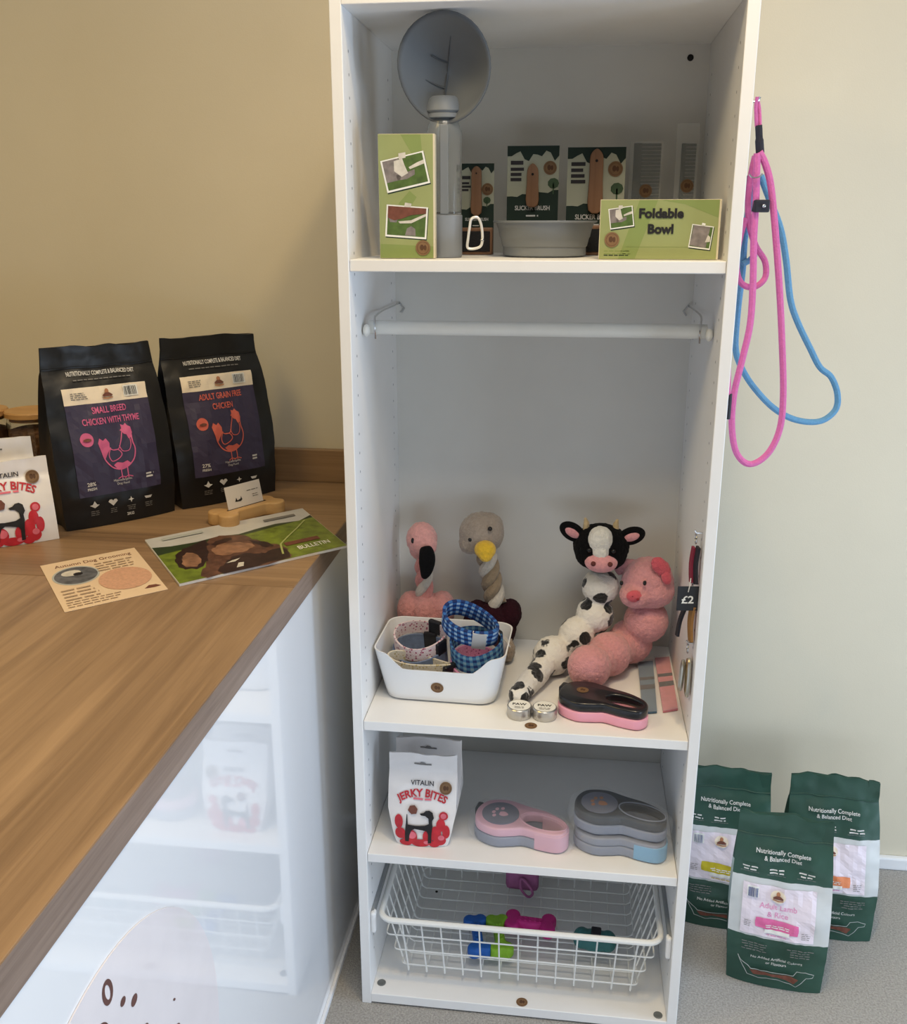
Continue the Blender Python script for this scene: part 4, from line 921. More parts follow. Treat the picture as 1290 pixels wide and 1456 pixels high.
# collars in the box
C_flor = spots('collar_floral', (226, 206, 206), (168, 84, 108), 160, .30, jitter=.0)
C_blue = mat('collar_denim', (112, 128, 156), 0.8, var=0.15, vsc=120); C_crm = spots('collar_cream_print', (222, 212, 190), (196, 176, 120), 150, .28, jitter=.0)
C_pnk = spots('collar_pink_print', (206, 128, 170), (150, 70, 116), 140, .22, jitter=.0); C_plaid = plaid('collar_plaid', (24, 48, 104), (52, 104, 170), (176, 206, 228), 70, 90)
C_plaid2 = plaid('collar_plaid_teal', (28, 54, 108), (66, 118, 160), (120, 160, 180), 75, 90)
m_buck = mat('buckle_black', (30, 30, 34), 0.35, var=0.05)
def collar(label, c, rx, ry, width, m, rot=(0, 0, 0), a0=0, a1=2*PI, buck=None, ctag=False, n=40, th=.0034, grp='dog collars in the white box', squash=0.0):
    t = thing('dog_collar', label, 'collar', c, rot=rot, group=grp)
    pts = []
    for i in range(n+1):
        a = a0+(a1-a0)*i/n; k = 1+squash*math.cos(2*a); pts.append((rx*k*math.cos(a), ry*math.sin(a), .004*math.sin(2*a+rx*50)))
    closed = abs(a1-a0-2*PI) < 1e-3
    if closed: pts = pts[:-1]
    q = MB(); q.ribbon(pts, Vector((0, 0, 1)), width, th, closed); obj('webbing', q, m, t, ang=50)
    if buck is not None:
        for ab in buck:
            p = Vector((rx*math.cos(ab), ry*math.sin(ab), 0)); tn = math.atan2(ry*math.cos(ab), -rx*math.sin(ab))
            q = MB(); q.box((-.014, -.005, -width*.58), (.014, .005, width*.58), M=Matrix.Translation(p) @ Matrix.Rotation(tn, 4, 'Z')); obj('buckle', q, m_buck, t, smooth=False, bevel=.003)
    if ctag:
        p = Vector((rx*math.cos(ctag), ry*math.sin(ctag), 0)); tn = math.atan2(ry*math.cos(ctag), -rx*math.sin(ctag))
        q = MB(); q.box((-.013, -.0036, -width*.55), (.013, .0036, width*.55), M=Matrix.Translation(p) @ Matrix.Rotation(tn, 4, 'Z')); obj('paper_tag', q, m_paper, t, smooth=False)
    return t
bz = Z2+.0005
def B(x, y, z): return BXC+Vector((x*math.cos(BXR)-y*math.sin(BXR), x*math.sin(BXR)+y*math.cos(BXR), z))
collar('grey blue denim collar in the white box under the floral one', B(-.050, .016, .054), .050, .052, .036, C_blue, (.10, -.06, .1), buck=(1.2,))
collar('white and pink floral collar lying uppermost at the box\'s left', B(-.050, .018, .086), .049, .050, .025, C_flor, (.14, -.04, .2), buck=(-.75, .9))
collar('cream patterned collar at the front of the white box', B(-.042, -.040, .060), .058, .017, .026, C_crm, (.15, .10, -.05), buck=(-.2,))
collar('small pale pink collar against the front left inside of the box', B(-.088, -.030, .050), .012, .024, .020, C_flor, (0, 0, .3))
collar('pink patterned collar beneath the plaid ones in the white box', B(.060, -.004, .046), .047, .058, .034, C_pnk, (.06, .04, -.1))
collar('blue and teal plaid collar resting on the pink collar', B(.060, .000, .084), .048, .056, .034, C_plaid2, (.10, -.06, .1), buck=(.6,))
collar('bright blue plaid collar sticking up out of the white box', B(.046, .008, .127), .054, .032, .036, C_plaid, (.34, .26, -.35), ctag=-.9, th=.006)
q = thing('paper_tag', 'white paper tag on the plaid collar at the box\'s right corner', 'tag', B(.104, .03, .098), rot=(.3, .9, .5)); boxo('card', (-.024, -.012, 0), (.024, .012, .0008), m_paper, q)

# ---- plush toys
def plush(name, c, bump=.7, bs=420, var=.10): return mat(name, c, 0.97, var=var, vsc=160, bump=bump, bsc=bs, sheen=0.35 if max(c) > 90 else 0.02, spec=.15)
m_fl = plush('plush_flamingo', (228, 164, 156)); m_flb = plush('plush_flamingo_body', (214, 148, 142)); m_os = plush('plush_taupe', (164, 148, 132)); m_osb = plush('plush_burgundy', (52, 22, 30))
m_blk = plush('plush_black', (15, 14, 15)); m_yel = plush('plush_yellow', (232, 186, 52)); m_cowwh = plush('plush_white', (226, 222, 212)); m_cowpk = plush('plush_snout_pink', (222, 156, 158))
m_cow = spots('plush_cow_spots', (228, 224, 216), (16, 15, 16), 30, .40, jitter=.03); m_pig = plush('plush_pig', (212, 150, 154)); m_pige = plush('plush_pig_ear', (206, 92, 104)); m_eye = mat('bead_eye', (14, 12, 12), 0.12, var=0)
m_rope1 = plush('rope_natural', (206, 196, 180), .5, 300); m_rope2 = plush('rope_pink', (206, 136, 128), .5, 300); m_rope3 = plush('rope_olive', (150, 130, 104), .5, 300); m_horn = plush('plush_horn', (196, 172, 130))
FY = .302
def wth(name, label, c, z): return thing(name, label, 'plush toy', (c[0], c[1], z))
def rope_neck(t, p0, p1, r, mats, turns, phase=0):
    d = p1-p0
    for k, m in enumerate(mats):
        pts = []
        for i in range(41):
            f = i/40; a = 2*PI*turns*f+phase+2*PI*k/len(mats); pts.append(p0+d*f+Vector((math.cos(a)*r*.62, math.sin(a)*r*.62, 0)))
        q = MB(); q.tube(pts, r*.72, 10); obj('rope_strand', q, m, t, True)
# flamingo
hc = aty(600, 768, FY); bc_ = aty(606, 866, FY+.01); k = sz(hc, 1.0)
fl = wth('flamingo_toy', 'pink flamingo plush with black beak and rope neck', (bc_.x, FY), Z2+.0005)
q = MB(); q.ell(bc_+Vector((0, 0, -.018)), (k*41, k*32, .050), nu=32)
q.ell(bc_+Vector((-k*22, -.004, .0)), (k*20, k*26, .038)); q.ell(bc_+Vector((k*24, -.002, .004)), (k*19, k*26, .036)); q.ell(bc_+Vector((0, -.008, .0)), (k*22, k*28, .042))
q.ell(Vector((bc_.x, FY+.01, Z2+.032)), (k*30, k*26, .0295))
obj('body', q, m_flb, fl, True, remesh=.0024, sm=3, fuzz=.0035)
rope_neck(fl, aty(604, 850, FY), aty(602, 788, FY), k*10, [m_rope2, m_rope1, m_rope2], 1.1, .5)
q = MB(); q.ell(hc+Vector((0, 0, .002)), (k*22, k*22, k*25), nu=28); q.ell(hc+Vector((k*8, -k*10, -k*4)), (k*15, k*16, k*17)); q.ell(hc+Vector((-k*4, 0, -k*14)), (k*14, k*14, k*14)); hd = obj('head', q, m_fl, fl, True, remesh=.0022, sm=3, fuzz=.0035)
q = MB(); q.tube(cat([hc+Vector((k*9, -k*24, -k*2)), hc+Vector((k*12, -k*30, -k*14)), hc+Vector((k*11, -k*30, -k*32)), hc+Vector((k*7, -k*25, -k*46))], 5), [k*(7+4.5*math.sin(PI*(i/15)**.8)-5*max(0, i/15-.5)) for i in range(16)], 14); obj('beak', q, m_blk, hd, True)
pe = hc+Vector((-k*10, -k*19, k*5)); q = MB(); q.ell(pe, (k*2.4, k*1.8, k*4)); obj('eye', q, m_eye, hd, True)
# ostrich
hc = aty(685, 760, FY); bc_ = aty(700, 876, FY+.005); k = sz(hc, 1.0)
os_ = wth('ostrich_toy', 'taupe ostrich plush with yellow beak and burgundy body', (bc_.x, FY), Z2+.0005)
q = MB(); q.ell(bc_+Vector((-.006, 0, -.026)), (k*40, k*32, .054), nu=32); q.ell(bc_+Vector((-k*22, 0, -.004)), (k*19, k*24, .036)); q.ell(bc_+Vector((0, -.006, .0)), (k*20, k*26, .036)); q.ell(bc_+Vector((k*26, .004, .006)), (k*17, k*22, .030))
obj('body', q, m_osb, os_, True, remesh=.0024, sm=3, fuzz=.0035)
for sx in (-.018, .034):
    q = MB(); q.ell(Vector((bc_.x+sx, FY-.028, Z2+.0245)), (.016, .026, .0215)); q.tube([Vector((bc_.x+sx, FY-.018, Z2+.025)), Vector((bc_.x+sx*.8, FY, Z2+.075))], .011, 10); obj('leg', q, m_os, os_, True, remesh=.0022, sm=3, fuzz=.0035)
rope_neck(os_, aty(705, 858, FY), aty(692, 788, FY), k*12, [m_rope3, m_rope1, m_rope3], 1.3, 2.2)
q = MB(); q.ell(hc+Vector((0, 0, k*2)), (k*32, k*30, k*31), nu=30); q.ell(hc+Vector((-k*16, -k*6, -k*10)), (k*16, k*18, k*17)); q.ell(hc+Vector((k*8, k*2, k*10)), (k*23, k*24, k*22)); hd = obj('head', q, m_os, os_, True, remesh=.0022, sm=3, fuzz=.0035)
q = MB(); q.ell(hc+Vector((k*8, -k*30, -k*12)), (k*15.5, k*13, k*13.5)); q.ell(hc+Vector((k*9, -k*33, -k*20)), (k*10, k*10, k*9)); obj('beak', q, m_yel, hd, True, remesh=.0025, sm=4)
for (u, v, dy) in ((669, 767, -k*25.5), (697, 752, -k*27)):
    p = aty(u, v, FY+dy); q = MB(); q.ell(p, k*3.2); obj('eye', q, m_eye, hd, True)
# cow
CY = .285
hc = aty(855, 776, CY); k = sz(hc, 1.0)
cw = wth('cow_toy', 'long black and white cow plush with pink muzzle', (.36, .22), Z2+.0005)
q = MB(); q.ell(hc+Vector((0, 0, 0)), (k*40, k*34, k*32), nu=32); q.ell(hc+Vector((0, -k*6, -k*10)), (k*37, k*30, k*24)); hd = obj('head', q, m_blk, cw, True, remesh=.0022, sm=3, fuzz=.0035)
q = MB(); q.ell(hc+Vector((-k*2, -k*20, k*14)), (k*18, k*18, k*21)); q.ell(hc+Vector((-k*1, -k*26, k*0)), (k*13, k*13, k*15)); obj('forehead_patch', q, m_cowwh, hd, True, remesh=.0025, sm=3, fuzz=.0035)
q = MB(); q.ell(hc+Vector((0, -k*28, -k*15)), (k*23, k*15, k*14.5)); mz = obj('muzzle', q, m_cowpk, hd, True)
for sx in (-11, 12): q = MB(); q.ell(hc+Vector((k*sx, -k*41, -k*13)), (k*3.6, k*2.4, k*3.6)); obj('nostril', q, mat('nostril_brown', (96, 48, 44), .9, var=.05), mz, True)
for sx in (-17, 16):
    q = MB(); q.ell(hc+Vector((k*sx, -k*31, k*3)), k*3.6); obj('eye', q, m_eye, hd, True)
for s, (u, v), rz_ in ((-1, (814, 756), .55), (1, (898, 762), -.35)):
    p = aty(u, v, CY-.004); q = MB(); q.ell(p, (k*20, k*7, k*13), (0, rz_, 0)); e = obj('ear', q, m_blk, hd, True)
    q = MB(); q.ell(p+Vector((-s*k*2*0, -k*4.5, 0)), (k*12, k*4, k*6.5), (0, rz_, 0)); obj('inner_ear', q, m_cowpk, e, True)
for (u, v) in ((834, 745), (876, 747)):
    p = aty(u, v, CY); q = MB(); q.tube([p+Vector((0, 0, -k*10)), p+Vector((0, 0, k*2)), p+Vector(((u-855)*k*.1, 0, k*9))], [k*5, k*4.2, k*1.6], 10); obj('horn', q, m_horn, hd, True)
rs = .037
seg = [(aty(854, 834, CY+.005), .036), (aty(846, 874, CY), .037)]
p3 = aty(820, 902, .262); p4 = atz(786, 932, Z2+.039); p5 = atz(757, 966, Z2+.024); p6 = atz(738, 988, Z2+.020)
seg += [(p3, .035), (p4, .0385)]
q = MB()
for p, r in seg: q.ell(p, r, nu=26)
for a, b in zip(seg[:-1], seg[1:]): q.ell((a[0]+b[0])/2, .022)
q.tube([p4, (p4+p5)/2, p5, p6], [.024, .023, .023, .018], 14); q.ell(p6, (.019, .019, .0185))
obj('body', q, m_cow, cw, True, remesh=.0024, sm=3, fuzz=.0035)
p7 = p4+Vector((-.018, .03, -.006)); q = MB(); q.ell(Vector((p4.x-.02, p4.y+.045, Z2+.022)), (.020, .024, .0215)); obj('foot', q, m_blk, cw, True)
# pig
PY_ = .285
hc = aty(921, 828, PY_); k = sz(hc, 1.0)
pg = wth('pig_toy', 'long pink pig plush leaning in the corner behind the pink leash', (.47, .22), Z2+.0005)
q = MB(); q.ell(hc, (k*37, k*34, k*37), nu=32); q.ell(hc+Vector((-k*16, -k*20, -k*12)), (k*24, k*22, k*19)); q.ell(hc+Vector((k*6, -k*6, -k*8)), (k*32, k*30, k*27)); hd = obj('head', q, m_pig, pg, True, remesh=.0022, sm=3, fuzz=.0035)
sn = aty(903, 848, PY_-k*38); q = MB(); q.ell(sn, (k*13, k*6, k*9), (0, .2, .35)); sno = obj('snout', q, m_pige, hd, True)
for dx in (-4, 4): q = MB(); q.ell(sn+Vector((k*dx, -k*5.5, -k*.5*dx)), (k*2.2, k*1.6, k*2)); obj('nostril', q, mat('nostril_red', (140, 44, 54), .9, var=.05), sno, True)
for (u, v) in ((917, 829), (884, 829)):
    p = aty(u, v, PY_-k*(38 if u > 900 else 34)); q = MB(); q.ell(p, (k*2.6, k*2, k*3.6)); obj('eye', q, m_eye, hd, True)
for (u, v, ry_) in ((940, 806, .75), (890, 806, -.5)):
    p = aty(u, v, PY_-k*26 if u > 900 else PY_+k*12); q = MB(); q.ell(p, (k*17, k*7, k*11), (0, ry_, 0)); ea = obj('ear', q, m_pig if u < 900 else m_pige, hd, True, remesh=.0022, sm=3, fuzz=.0035)
    if u > 900: q = MB(); q.ell(p+Vector((k*8, -k*3, -k*14)), (k*7, k*5, k*11), (0, -.3, 0)); obj('ear_tip', q, m_pige, ea, True)
segs = [(aty(919, 882, PY_), .043), (atz(896, 912, Z2+.048), .044), (atz(866, 930, Z2+.046), .0425), (atz(838, 948, Z2+.0435), .041)]
q = MB()
for p, r in segs: q.ell(p, r, nu=26)
for a, b in zip(segs[:-1], segs[1:]): q.ell((a[0]+b[0])/2, .034)
obj('body', q, m_pig, pg, True, remesh=.0024, sm=3, fuzz=.0035)

# ---- tins
m_tin = mat('tin_aluminium', (190, 188, 184), 0.3, metal=0.9, var=0.05, vsc=30)
def tin(label, u, v):
    p = atz(u, v, Z2); r = sz(p, 17.5); t = thing('balm_tin', label, 'tin', (p.x, max(p.y, .034)+.012, Z2+.0005), 0, 'paw balm tins on the middle shelf')
    q = MB(); q.lathe([(r*.96, 0), (r, .002), (r, .0105), (r*.97, .0108)], 32); obj('tin_base', q, m_tin, t)
    q = MB(); q.lathe([(r*1.02, .0109), (r*1.02, .0185), (r*.96, .020), (r*.5, .020)], 32); obj('lid', q, m_tin, t)
    P = P2(); P.disc(K_white, 0, 0, r*.90, n=28); P.text(K_black, 'PAW', 0, .000, .0105, r*1.15, .03); P.bars(K_grey, -r*.5, r*.5, -r*.35, 2, .004, .0016, .3, True); P.build({'print_white': 'label', 'print_black': 'lettering', 'print_grey': 'fine_print'}, TOP(.0201), t, off0=.0002, step=.0002, maxlen=0)
tin('left one of two round tins beside the white box', 738, 1022); tin('right one of two round tins next to the pink leash', 774, 1024)

# ---- retractable leashes
LEASH = [(-.085, .000), (-.074, .034), (-.038, .049), (.004, .043), (.046, .037), (.080, .020), (.090, -.006), (.078, -.027), (.046, -.031), (.014, -.029), (-.004, -.037), (-.036, -.048), (-.073, -.035)]
def leash_out(k=1.0, d=0): return [(p.x, p.y) for p in cat([(x*k, y*k, 0) for x, y in LEASH], 6, True)]
def ellp(cx, cy, a, b, rot, n=28): return [(cx+a*math.cos(2*PI*i/n)*math.cos(rot)-b*math.sin(2*PI*i/n)*math.sin(rot), cy+a*math.cos(2*PI*i/n)*math.sin(rot)+b*math.sin(2*PI*i/n)*math.cos(rot)) for i in range(n)]
def leash(label, loc, rz, th, m_lo, m_hi, K=1.0, disc=None, paw=None, rim=None, hole=(.041, .002, .036, .0165, -.12), stick=False, tip=None, grip=None, grp='retractable leashes on the shelves', tilt=0):
    t = thing('retractable_leash', label, 'leash', loc, rot=(tilt, 0, rz), group=grp)
    S_ = [leash_out(K), ellp(*[hole[0]*K, hole[1]*K, hole[2]*K, hole[3]*K, hole[4]])]
    me = curve_mesh(S_, th*.26, .004); me.transform(Matrix.Translation((0, 0, th*.27))); obj('lower_shell', me, m_lo, t)
    me = curve_mesh([leash_out(K*.985), ellp(*[hole[0]*K, hole[1]*K, hole[2]*K*.94, hole[3]*K*.9, hole[4]])], th*.225, .004); me.transform(Matrix.Translation((0, 0, th*.765))); up = obj('upper_shell', me, m_hi, t)
    z = th*.99
    if grip:
        o_ = [p for p in leash_out(K*1.012) if p[0] > .030*K]; o_ = sorted([p for p in o_ if p[1] >= -.006*K], key=lambda p: p[0])+sorted([p for p in o_ if p[1] < -.006*K], key=lambda p: -p[0])
        hh = ellp(*[hole[0]*K, hole[1]*K, hole[2]*K*.9, hole[3]*K*.86, hole[4]]); h_ = [p for p in hh if p[0] > .031*K]; h_ = sorted([p for p in h_ if p[1] < hole[1]*K], key=lambda p: p[0])+sorted([p for p in h_ if p[1] >= hole[1]*K], key=lambda p: -p[0])
        me = curve_mesh([o_+h_], th*.42, .002); me.transform(Matrix.Translation((0, 0, th*.46))); obj('handle_grip', me, grip, t)
    if rim: q = MB(); q.tube([(x, y, z) for x, y in ellp(hole[0]*K, hole[1]*K, hole[2]*K*1.08, hole[3]*K*1.12, hole[4])], .0016, 6, True); obj('grip_trim', q, rim, t)
    if disc: q = MB(); q.lathe([(.034*K, 0), (.034*K, .0016), (.032*K, .0022), (.01, .0022)], 36, M=Matrix.Translation((-.038*K, 0, z))); dd = obj('side_disc', q, disc, t)
    if paw:
        P = P2(); x0, y0 = -.038*K, 0
        P.poly(paw, [(x0+.006+.0085*math.cos(a)*(1+.15*math.cos(3*a)), y0-.002+.0075*math.sin(a)) for a in [2*PI*i/20 for i in range(20)]])
        for dx, dy in ((-.010, .009), (-.013, -.002), (-.009, -.012), (.0, .014)): P.disc(paw, x0+dx, y0+dy, .0036, .0048, 12)
        P.build('paw_print', TOP(z+.0022), t, off0=.0003, maxlen=0)
    if stick: P = P2(); sticker(P, -.042*K, .006*K, .0105); P.build(ST, TOP(z), t, off0=.0007, maxlen=0)
    if tip: q = MB(); q.box((-.006, -.012, 0), (.006, .012, th*.8), M=Matrix.Translation((-.085*K, .018*K, th*.1))); obj('cord_outlet', q, tip, t, smooth=False, bevel=.003)
    return t
m_lpk = mat('leash_pink', (232, 162, 182), 0.3, var=0.02); m_lbk = mat('leash_black', (24, 25, 30), 0.3, var=0.05, coat=0.2); m_lgr = mat('leash_grey', (132, 138, 154), 0.4, var=0.03); m_llp = mat('leash_pale_pink', (214, 168, 184), 0.4, var=0.03); m_lch = mat('leash_charcoal', (40, 42, 48), 0.45, var=0.05); m_lbl = mat('leash_blue', (122, 170, 202), 0.4, var=0.03); m_ldisc = mat('leash_disc_grey', (112, 114, 130), 0.5, var=0.05)
leash('pink and black retractable leash on the middle shelf', (.437, .075, Z2+.0008), -.36, .038, m_lpk, m_lbk, .94, hole=(.042, .003, .039, .0205, -.10), stick=True, tip=m_lbk)
film = mat('poly_film', (235, 240, 245), 0.07, var=0, alpha=0.11, spec=1.0, bump=.8, bsc=70)
def wrap(t, K, th, seed):
    """loose clear poly bag around a leash"""
    q = MB(); n = 44; rows = [(.0, .97), (.15, 1.09), (.5, 1.12), (.85, 1.08), (1.03, .98), (1.08, .55)]
    out = leash_out(K); out = out[::max(1, len(out)//n)]; m_ = len(out)
    for z, s_ in rows:
        for i, (x, y) in enumerate(out):
            w_ = noise.noise(Vector((x*60+seed, y*60, z*5)))*.0035*(1 if z > .05 else 0); L = math.hypot(x, y); q.v.append(Vector((x*s_*1.02+x/L*w_, y*s_+y/L*w_, max(.0005, z*th+(w_*.8 if z > .9 else 0)))))
    for r in range(len(rows)-1):
        for i in range(m_): q.f.append([r*m_+i, r*m_+(i+1) % m_, (r+1)*m_+(i+1) % m_, (r+1)*m_+i]); q.m.append(0)
    q.f.append([(len(rows)-1)*m_+i for i in range(m_)]); q.m.append(0)
    return obj('poly_bag', q, film, t, ang=25)
pL = atz(748, 1196, Z3+.018)
t = leash('pink and grey leash with a paw print in clear wrap on the lower shelf', (.296, .090, Z3+.0008), -.24, .040, m_lgr, m_llp, 1.04, hole=(.042, .003, .041, .0215, -.10), grip=m_llp, disc=m_ldisc, paw=m_llp, rim=m_llp, tip=m_lbk); wrap(t, 1.04, .042, 3)
t = leash('grey and blue leash in clear wrap at the bottom of its stack', (.480, .084, Z3+.0008), -.28, .037, m_lgr, m_lgr, 1.0, grip=m_lbl); wrap(t, 1.0, .0375, 5)
t = leash('charcoal and grey leash with a pale disc on top of the stack', (.479, .092, Z3+.0395), -.28, .038, m_lgr, m_lch, 1.0, disc=m_ldisc, paw=K_gold, rim=m_lgr, hole=(.042, .003, .041, .0215, -.10)); wrap(t, 1.0, .041, 8)

# ---- flat packs at the back right of the middle shelf
def pack(label, px, c_main, c_band):
    A, B_, Cc, D = [atz(u, v, Z2+.006) for u, v in px]
    t = thing('bandana_pack', label, 'pack', (((A+B_+Cc+D)/4).x, ((A+B_+Cc+D)/4).y, Z2+.0005), 0, 'flat packs beside the pig plush')
    S = quadS(A, B_, Cc, D, Z2+.001)
    def slab(nm, a0, a1, b0, b1, z0, z1, m):
        q = MB(); q.add([S(a, b, z) for z in (z0, z1) for a, b in ((a0, b0), (a1, b0), (a1, b1), (a0, b1))], [(3, 2, 1, 0), (4, 5, 6, 7), (0, 1, 5, 4), (1, 2, 6, 5), (2, 3, 7, 6), (3, 0, 4, 7)]); return obj(nm, q, m, t, True, smooth=False)
    slab('folded_fabric', .06, .94, .02, .98, 0, .005, c_main); slab('band', .06, .94, .42, .50, .0051, .0060, c_band); slab('band', .06, .94, .60, .65, .0051, .0060, c_band)
    slab('clear_sleeve', 0, 1, 0, 1, .0062, .0066, film)
    return t
m_fab1 = mat('fabric_slate_blue', (84, 110, 134), 0.9, var=.1, vsc=120); m_fab2 = mat('fabric_rose', (206, 128, 140), 0.9, var=.1, vsc=120); m_band = mat('band_dark', (54, 50, 62), .6, var=.05)
pack('slate blue flat pack beside the pig plush', [(913, 1014), (936, 1012), (930, 938), (906, 940)], m_fab1, m_band)
pack('rose pink flat pack against the wardrobe\'s right panel', [(942, 1012), (966, 1008), (953, 932), (930, 934)], m_fab2, m_band)

# ---- key rings hanging inside the right panel
XI = Wd-T
m_brass = mat('brass', (150, 124, 70), 0.35, metal=0.8, var=.08); m_leather_r = mat('leather_red', (132, 36, 58), .6, var=.1); m_leather_k = mat('leather_black', (34, 32, 40), .6, var=.08); m_leather_o = mat('leather_ochre', (150, 108, 56), .6, var=.15); m_silver = mat('silver_clip', (176, 174, 164), .3, metal=.8, var=.1)
def hookring(t, p, r=.008):
    q = MB(); q.tube([(XI-.0005, p.y, p.z+.010), (XI-.010, p.y, p.z+.010), (XI-.013, p.y, p.z+.014)], .0015, 6); obj('hook', q, m_chrome, t, True)
    q = MB(); q.tube([(XI-.010+0*i, p.y+r*math.cos(2*PI*i/16), p.z+r*math.sin(2*PI*i/16)) for i in range(16)], .0012, 6, True); obj('split_ring', q, m_chrome, t, True)
def strap(t, nm, p, q_, wd_, m, dx=0.0):
    d = MB(); d.ribbon(cat([p, (p+q_)/2+Vector((-.002, .002, 0)), q_], 4), Vector((-.25, .97, 0)), wd_, .004); obj(nm, d, m, t, True)
def kpt(u, v, x=XI-.012): return atx(u, v, x)
def ky(u, v, y): p = aty(u, v, y); p.x = min(p.x, XI-.006); return p
p = ky(992, 766, .03); t = thing('key_fob', 'red and black leather key fobs on the upper hook', 'key fob', p, 0, 'key fobs on the right panel'); hookring(t, p)
strap(t, 'red_strap', ky(987, 778, .034), ky(983, 828, .034), .011, m_leather_r); strap(t, 'black_strap', ky(995, 778, .024), ky(996, 830, .024), .012, m_leather_k)
p = ky(986, 838, .030); t = thing('key_fob', 'ochre and black leather key fobs behind the price tag', 'key fob', p, 0, 'key fobs on the right panel'); hookring(t, p)
strap(t, 'black_strap', ky(975, 862, .040), ky(963, 904, .040), .010, m_leather_k); strap(t, 'ochre_strap', ky(984, 862, .034), ky(982, 912, .034), .012, m_leather_o); strap(t, 'ochre_strap', ky(990, 862, .026), ky(989, 912, .026), .011, m_leather_o)
p = ky(984, 922, .030); t = thing('key_fob', 'brass and silver clips on the lower hook', 'key fob', p, 0, 'key fobs on the right panel'); hookring(t, p)
for (u0, v0, u1, v1, m, y) in ((972, 940, 967, 980, m_silver, .044), (979, 938, 976, 986, m_brass, .036), (987, 938, 985, 990, m_silver, .027)):
    a, b = ky(u0, v0, y), ky(u1, v1, y); c = (a+b)/2; h = (a.z-b.z)/2
    d = MB(); d.tube([c+Vector(((a.x-b.x)/2*math.cos(s), .0085*math.sin(s), h*math.cos(s))) for s in [2*PI*i/20 for i in range(20)]], .0034, 7, True); obj('trigger_clip', d, m, t, True)
a = ky(978, 851, .020); t = thing('price_tag', 'small black price tag reading two pounds hung on the key fobs', 'price tag', a, rotz=.12)
tw, tht = sz(a, 15), sz(a, 18.5)
boxo('card', (-tw, -.0004, -tht), (tw, .0004, tht), m_lbk, t)
P = P2(); P.text(K_white, '£2', 0, -tht*.38, tht*.85, tw*1.15, .02); P.build('lettering', FRONT(-.0004), t, off0=.0003, maxlen=0)
d = MB(); d.tube([(0, -.001, tht*.55), (.001, -.002, tht*.95), (.004, .004, tht*1.6)], .0009, 5); obj('string', d, m_paper, t)

# ================================================================== BASKET CONTENTS
def plastic(n, c): return mat(n, c, 0.55, var=.06, vsc=60, bump=.3, bsc=300)
BF = .0495
def bone(label, u, v, rz, L, w_, r, m, th=.012, knob=True):
    p = atz(u, v, BF+th); t = thing('bone_toy', label, 'dog toy', (p.x, p.y, BF+.0003), rz, 'bone toys in the wire basket')
    me = curve_mesh([bone_outline(L, w_, r)], th, .006, 3); me.transform(Matrix.Translation((0, 0, th))); obj('bone', me, m, t)
    for i in range(5):
        for s in (-1, 1):
            q = MB(); q.ell(((-.32+.16*i)*L*.62, s*w_*.35, th*2), (.0028, .0028, .0016), nu=10, nv=6); obj('nub', q, m, t)
bone('blue rubber bone toy in the wire basket', 679, 1331, 1.79, .108, .0095, .0135, plastic('rubber_blue', (24, 92, 178)))
bone('lime green rubber bone toy between the blue and magenta ones', 710, 1331, 1.77, .108, .010, .0135, plastic('rubber_lime', (132, 182, 44)))
bone('magenta rubber bone toy lying crosswise in the wire basket', 754, 1314, -.07, .106, .011, .0155, plastic('rubber_magenta', (196, 36, 126)))
p = atz(846, 1332, BF+.03)
t = thing('bag_dispenser', 'teal poop bag dispenser with black tab in the wire basket', 'bag dispenser', (p.x, p.y, BF+.0004), -.08)
m_teal = plastic('teal_fabric', (52, 110, 110))
q = MB(); q.ell((0, 0, .021), (.038, .024, .0205), nu=28); q.ell((-.026, 0, .023), (.018, .022, .0205)); q.ell((.026, 0, .023), (.018, .022, .0205)); obj('pouch', q, m_teal, t, remesh=.0025, sm=4)
q = MB(); q.box((-.008, -.010, .0405), (.012, .012, .0455)); obj('tab', q, m_leather_k, t, smooth=False, bevel=.003)
p = atz(742, 1262, BF+.01)
t = thing('purple_pouch', 'mauve pouch with a loop strap at the back of the basket', 'pouch', (p.x, min(p.y, .30), BF+.0004), -.05)
m_mauve = mat('mauve_fabric', (164, 96, 140), .8, var=.1, vsc=80)
q = MB(); q.box((-.036, -.002, .002), (.036, .022, .062)); obj('pouch', q, m_mauve, t, ang=80, bevel=.009)
q = MB(); q.tube(cat([(.0, -.008, .040), (.018, -.018, .030), (.026, -.020, .014), (.016, -.022, .006), (.0, -.016, .020)], 6, True), .0028, 8, True); obj('loop_strap', q, m_mauve, t)

# ================================================================== LEASHES ON THE WARDROBE'S SIDE
m_rpk = mat('rope_hot_pink', (212, 104, 162), .6, var=.06, vsc=200, bump=.4, bsc=500); m_rbl = mat('rope_sky_blue', (94, 150, 188), .6, var=.06, vsc=200, bump=.4, bsc=500)
def hy(u, v, y0=.075, k=.35): # plane leaning away from the panel
    d = ray(u, v); # y = y0 + k*(x-.615)
    s = (y0+k*(CAM.x-.615)-CAM.y)/(d.y-k*d.x); p = CAM+d*s; return p
def minx(p, r): p.x = max(p.x, Wd+r+.0008); return p
hk = hy(1077, 140); hk.x = max(hk.x, Wd+.012)
t = thing('wall_hook', 'small metal hook on the wardrobe\'s right side', 'hook', (Wd, hk.y, hk.z))
q = MB(); q.tube(cat([(Wd+.0003, hk.y, hk.z-.004), (hk.x, hk.y, hk.z-.004), (hk.x+.004, hk.y, hk.z+.002)], 4), .0016, 8); obj('hook_wire', q, m_chrome, t, True)
t = thing('rope_leash', 'pink rope slip leash with black sleeves on the wardrobe\'s side', 'leash', hk, 0, 'rope leashes on the wardrobe\'s side')
R1 = .0052
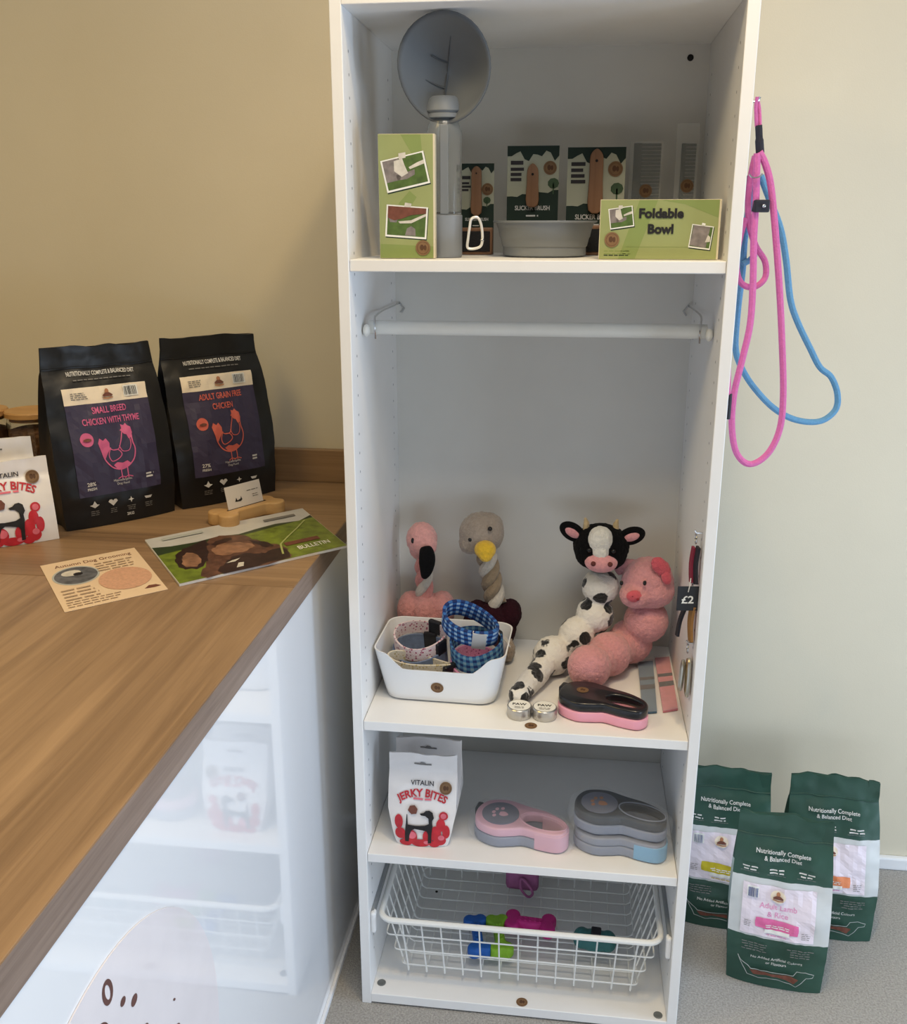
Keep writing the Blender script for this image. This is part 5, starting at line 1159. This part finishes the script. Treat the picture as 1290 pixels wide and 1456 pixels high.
def path(pts, y0, k=.35, r=R1, n=6, closed=False): return [minx(p, r) for p in cat([hy(u, v, y0, k) for u, v in pts], n, closed)]
q = MB(); q.tube(path([(1077, 138), (1075, 152), (1076, 180)], .075, r=.003), .0026, 8); q.tube(path([(1077, 138), (1080, 156), (1081, 180)], .077, r=.003), .0026, 8); obj('hanging_loop', q, m_rpk, t, True)
q = MB(); q.tube(path([(1079, 178), (1080, 200), (1081, 218)], .074, r=.006), [.0052]*6+[.0062]*7, 10); obj('sleeve', q, m_leather_k, t, True)
q = MB(); q.tube(path([(1080, 216), (1088, 232), (1096, 262), (1102, 320), (1108, 400), (1112, 480), (1114, 560), (1109, 610), (1092, 645), (1067, 660), (1048, 645), (1041, 608), (1044, 560), (1056, 510), (1067, 460), (1071, 400), (1072, 340), (1075, 290), (1076, 250), (1077, 218)], .070), R1, 10); obj('rope', q, m_rpk, t, True)
q = MB(); q.tube(path([(1074, 222), (1068, 250), (1064, 285), (1066, 320), (1075, 350), (1088, 372), (1088, 395), (1073, 408), (1056, 404), (1048, 385), (1050, 350), (1060, 310)], .094), R1*.92, 10); obj('rope', q, m_rpk, t, True)
a = hy(1082, 293, .066); q = MB(); q.box((-.0115, -.0075, -.009), (.0115, .0075, .009), M=Matrix.Translation(minx(a, .012)) @ Matrix.Rotation(.25, 4, 'Z')); st_ = obj('leather_stopper', q, m_leather_k, t, True, smooth=False, bevel=.002)
q = MB(); q.ell(a+Vector((.003, -.009, 0)), .003); obj('rivet', q, m_chrome, st_, True)
q = MB(); q.tube(path([(1066, 248), (1070, 252), (1078, 252), (1084, 247)], .060, r=.002), .0014, 6); obj('metal_ring', q, m_chrome, t, True)
q = MB(); q.tube(path([(1066, 250), (1063, 280)], .100, r=.006), .0058, 8); obj('sleeve', q, m_leather_k, t, True)
q = MB(); q.tube(path([(1039, 560), (1036, 596)], .030, r=.003), .003, 6); obj('leather_end', q, m_leather_k, t, True)
pe0, pe1 = minx(hy(1048, 385, .094), .0036), minx(hy(1039, 562, .030), .0036); q = MB(); q.tube([Vector((Wd+.0045, .10, pe0.z)), Vector((Wd+.0045, .075, (pe0.z+pe1.z)/2)), Vector((Wd+.0042, pe1.y, pe1.z))], .0032, 8); obj('rope_tail', q, m_rpk, t, True)
t = thing('rope_leash', 'sky blue rope leash hanging behind the pink one', 'leash', hy(1075, 250, .13), 0, 'rope leashes on the wardrobe\'s side')
q = MB(); q.tube(path([(1082, 250), (1095, 285), (1110, 325), (1118, 370), (1124, 425), (1134, 457), (1152, 495), (1166, 522), (1182, 536), (1191, 560), (1188, 583), (1166, 599), (1132, 597), (1100, 580), (1070, 548), (1052, 517), (1046, 490), (1050, 435), (1056, 385), (1059, 340), (1066, 290), (1074, 255)], .125, r=.0054), .0052, 10); obj('rope', q, m_rbl, t, True)
q = MB(); q.tube(path([(1056, 376), (1066, 370), (1074, 362)], .118, r=.0054), .0048, 10); obj('rope_end', q, m_rbl, t, True)
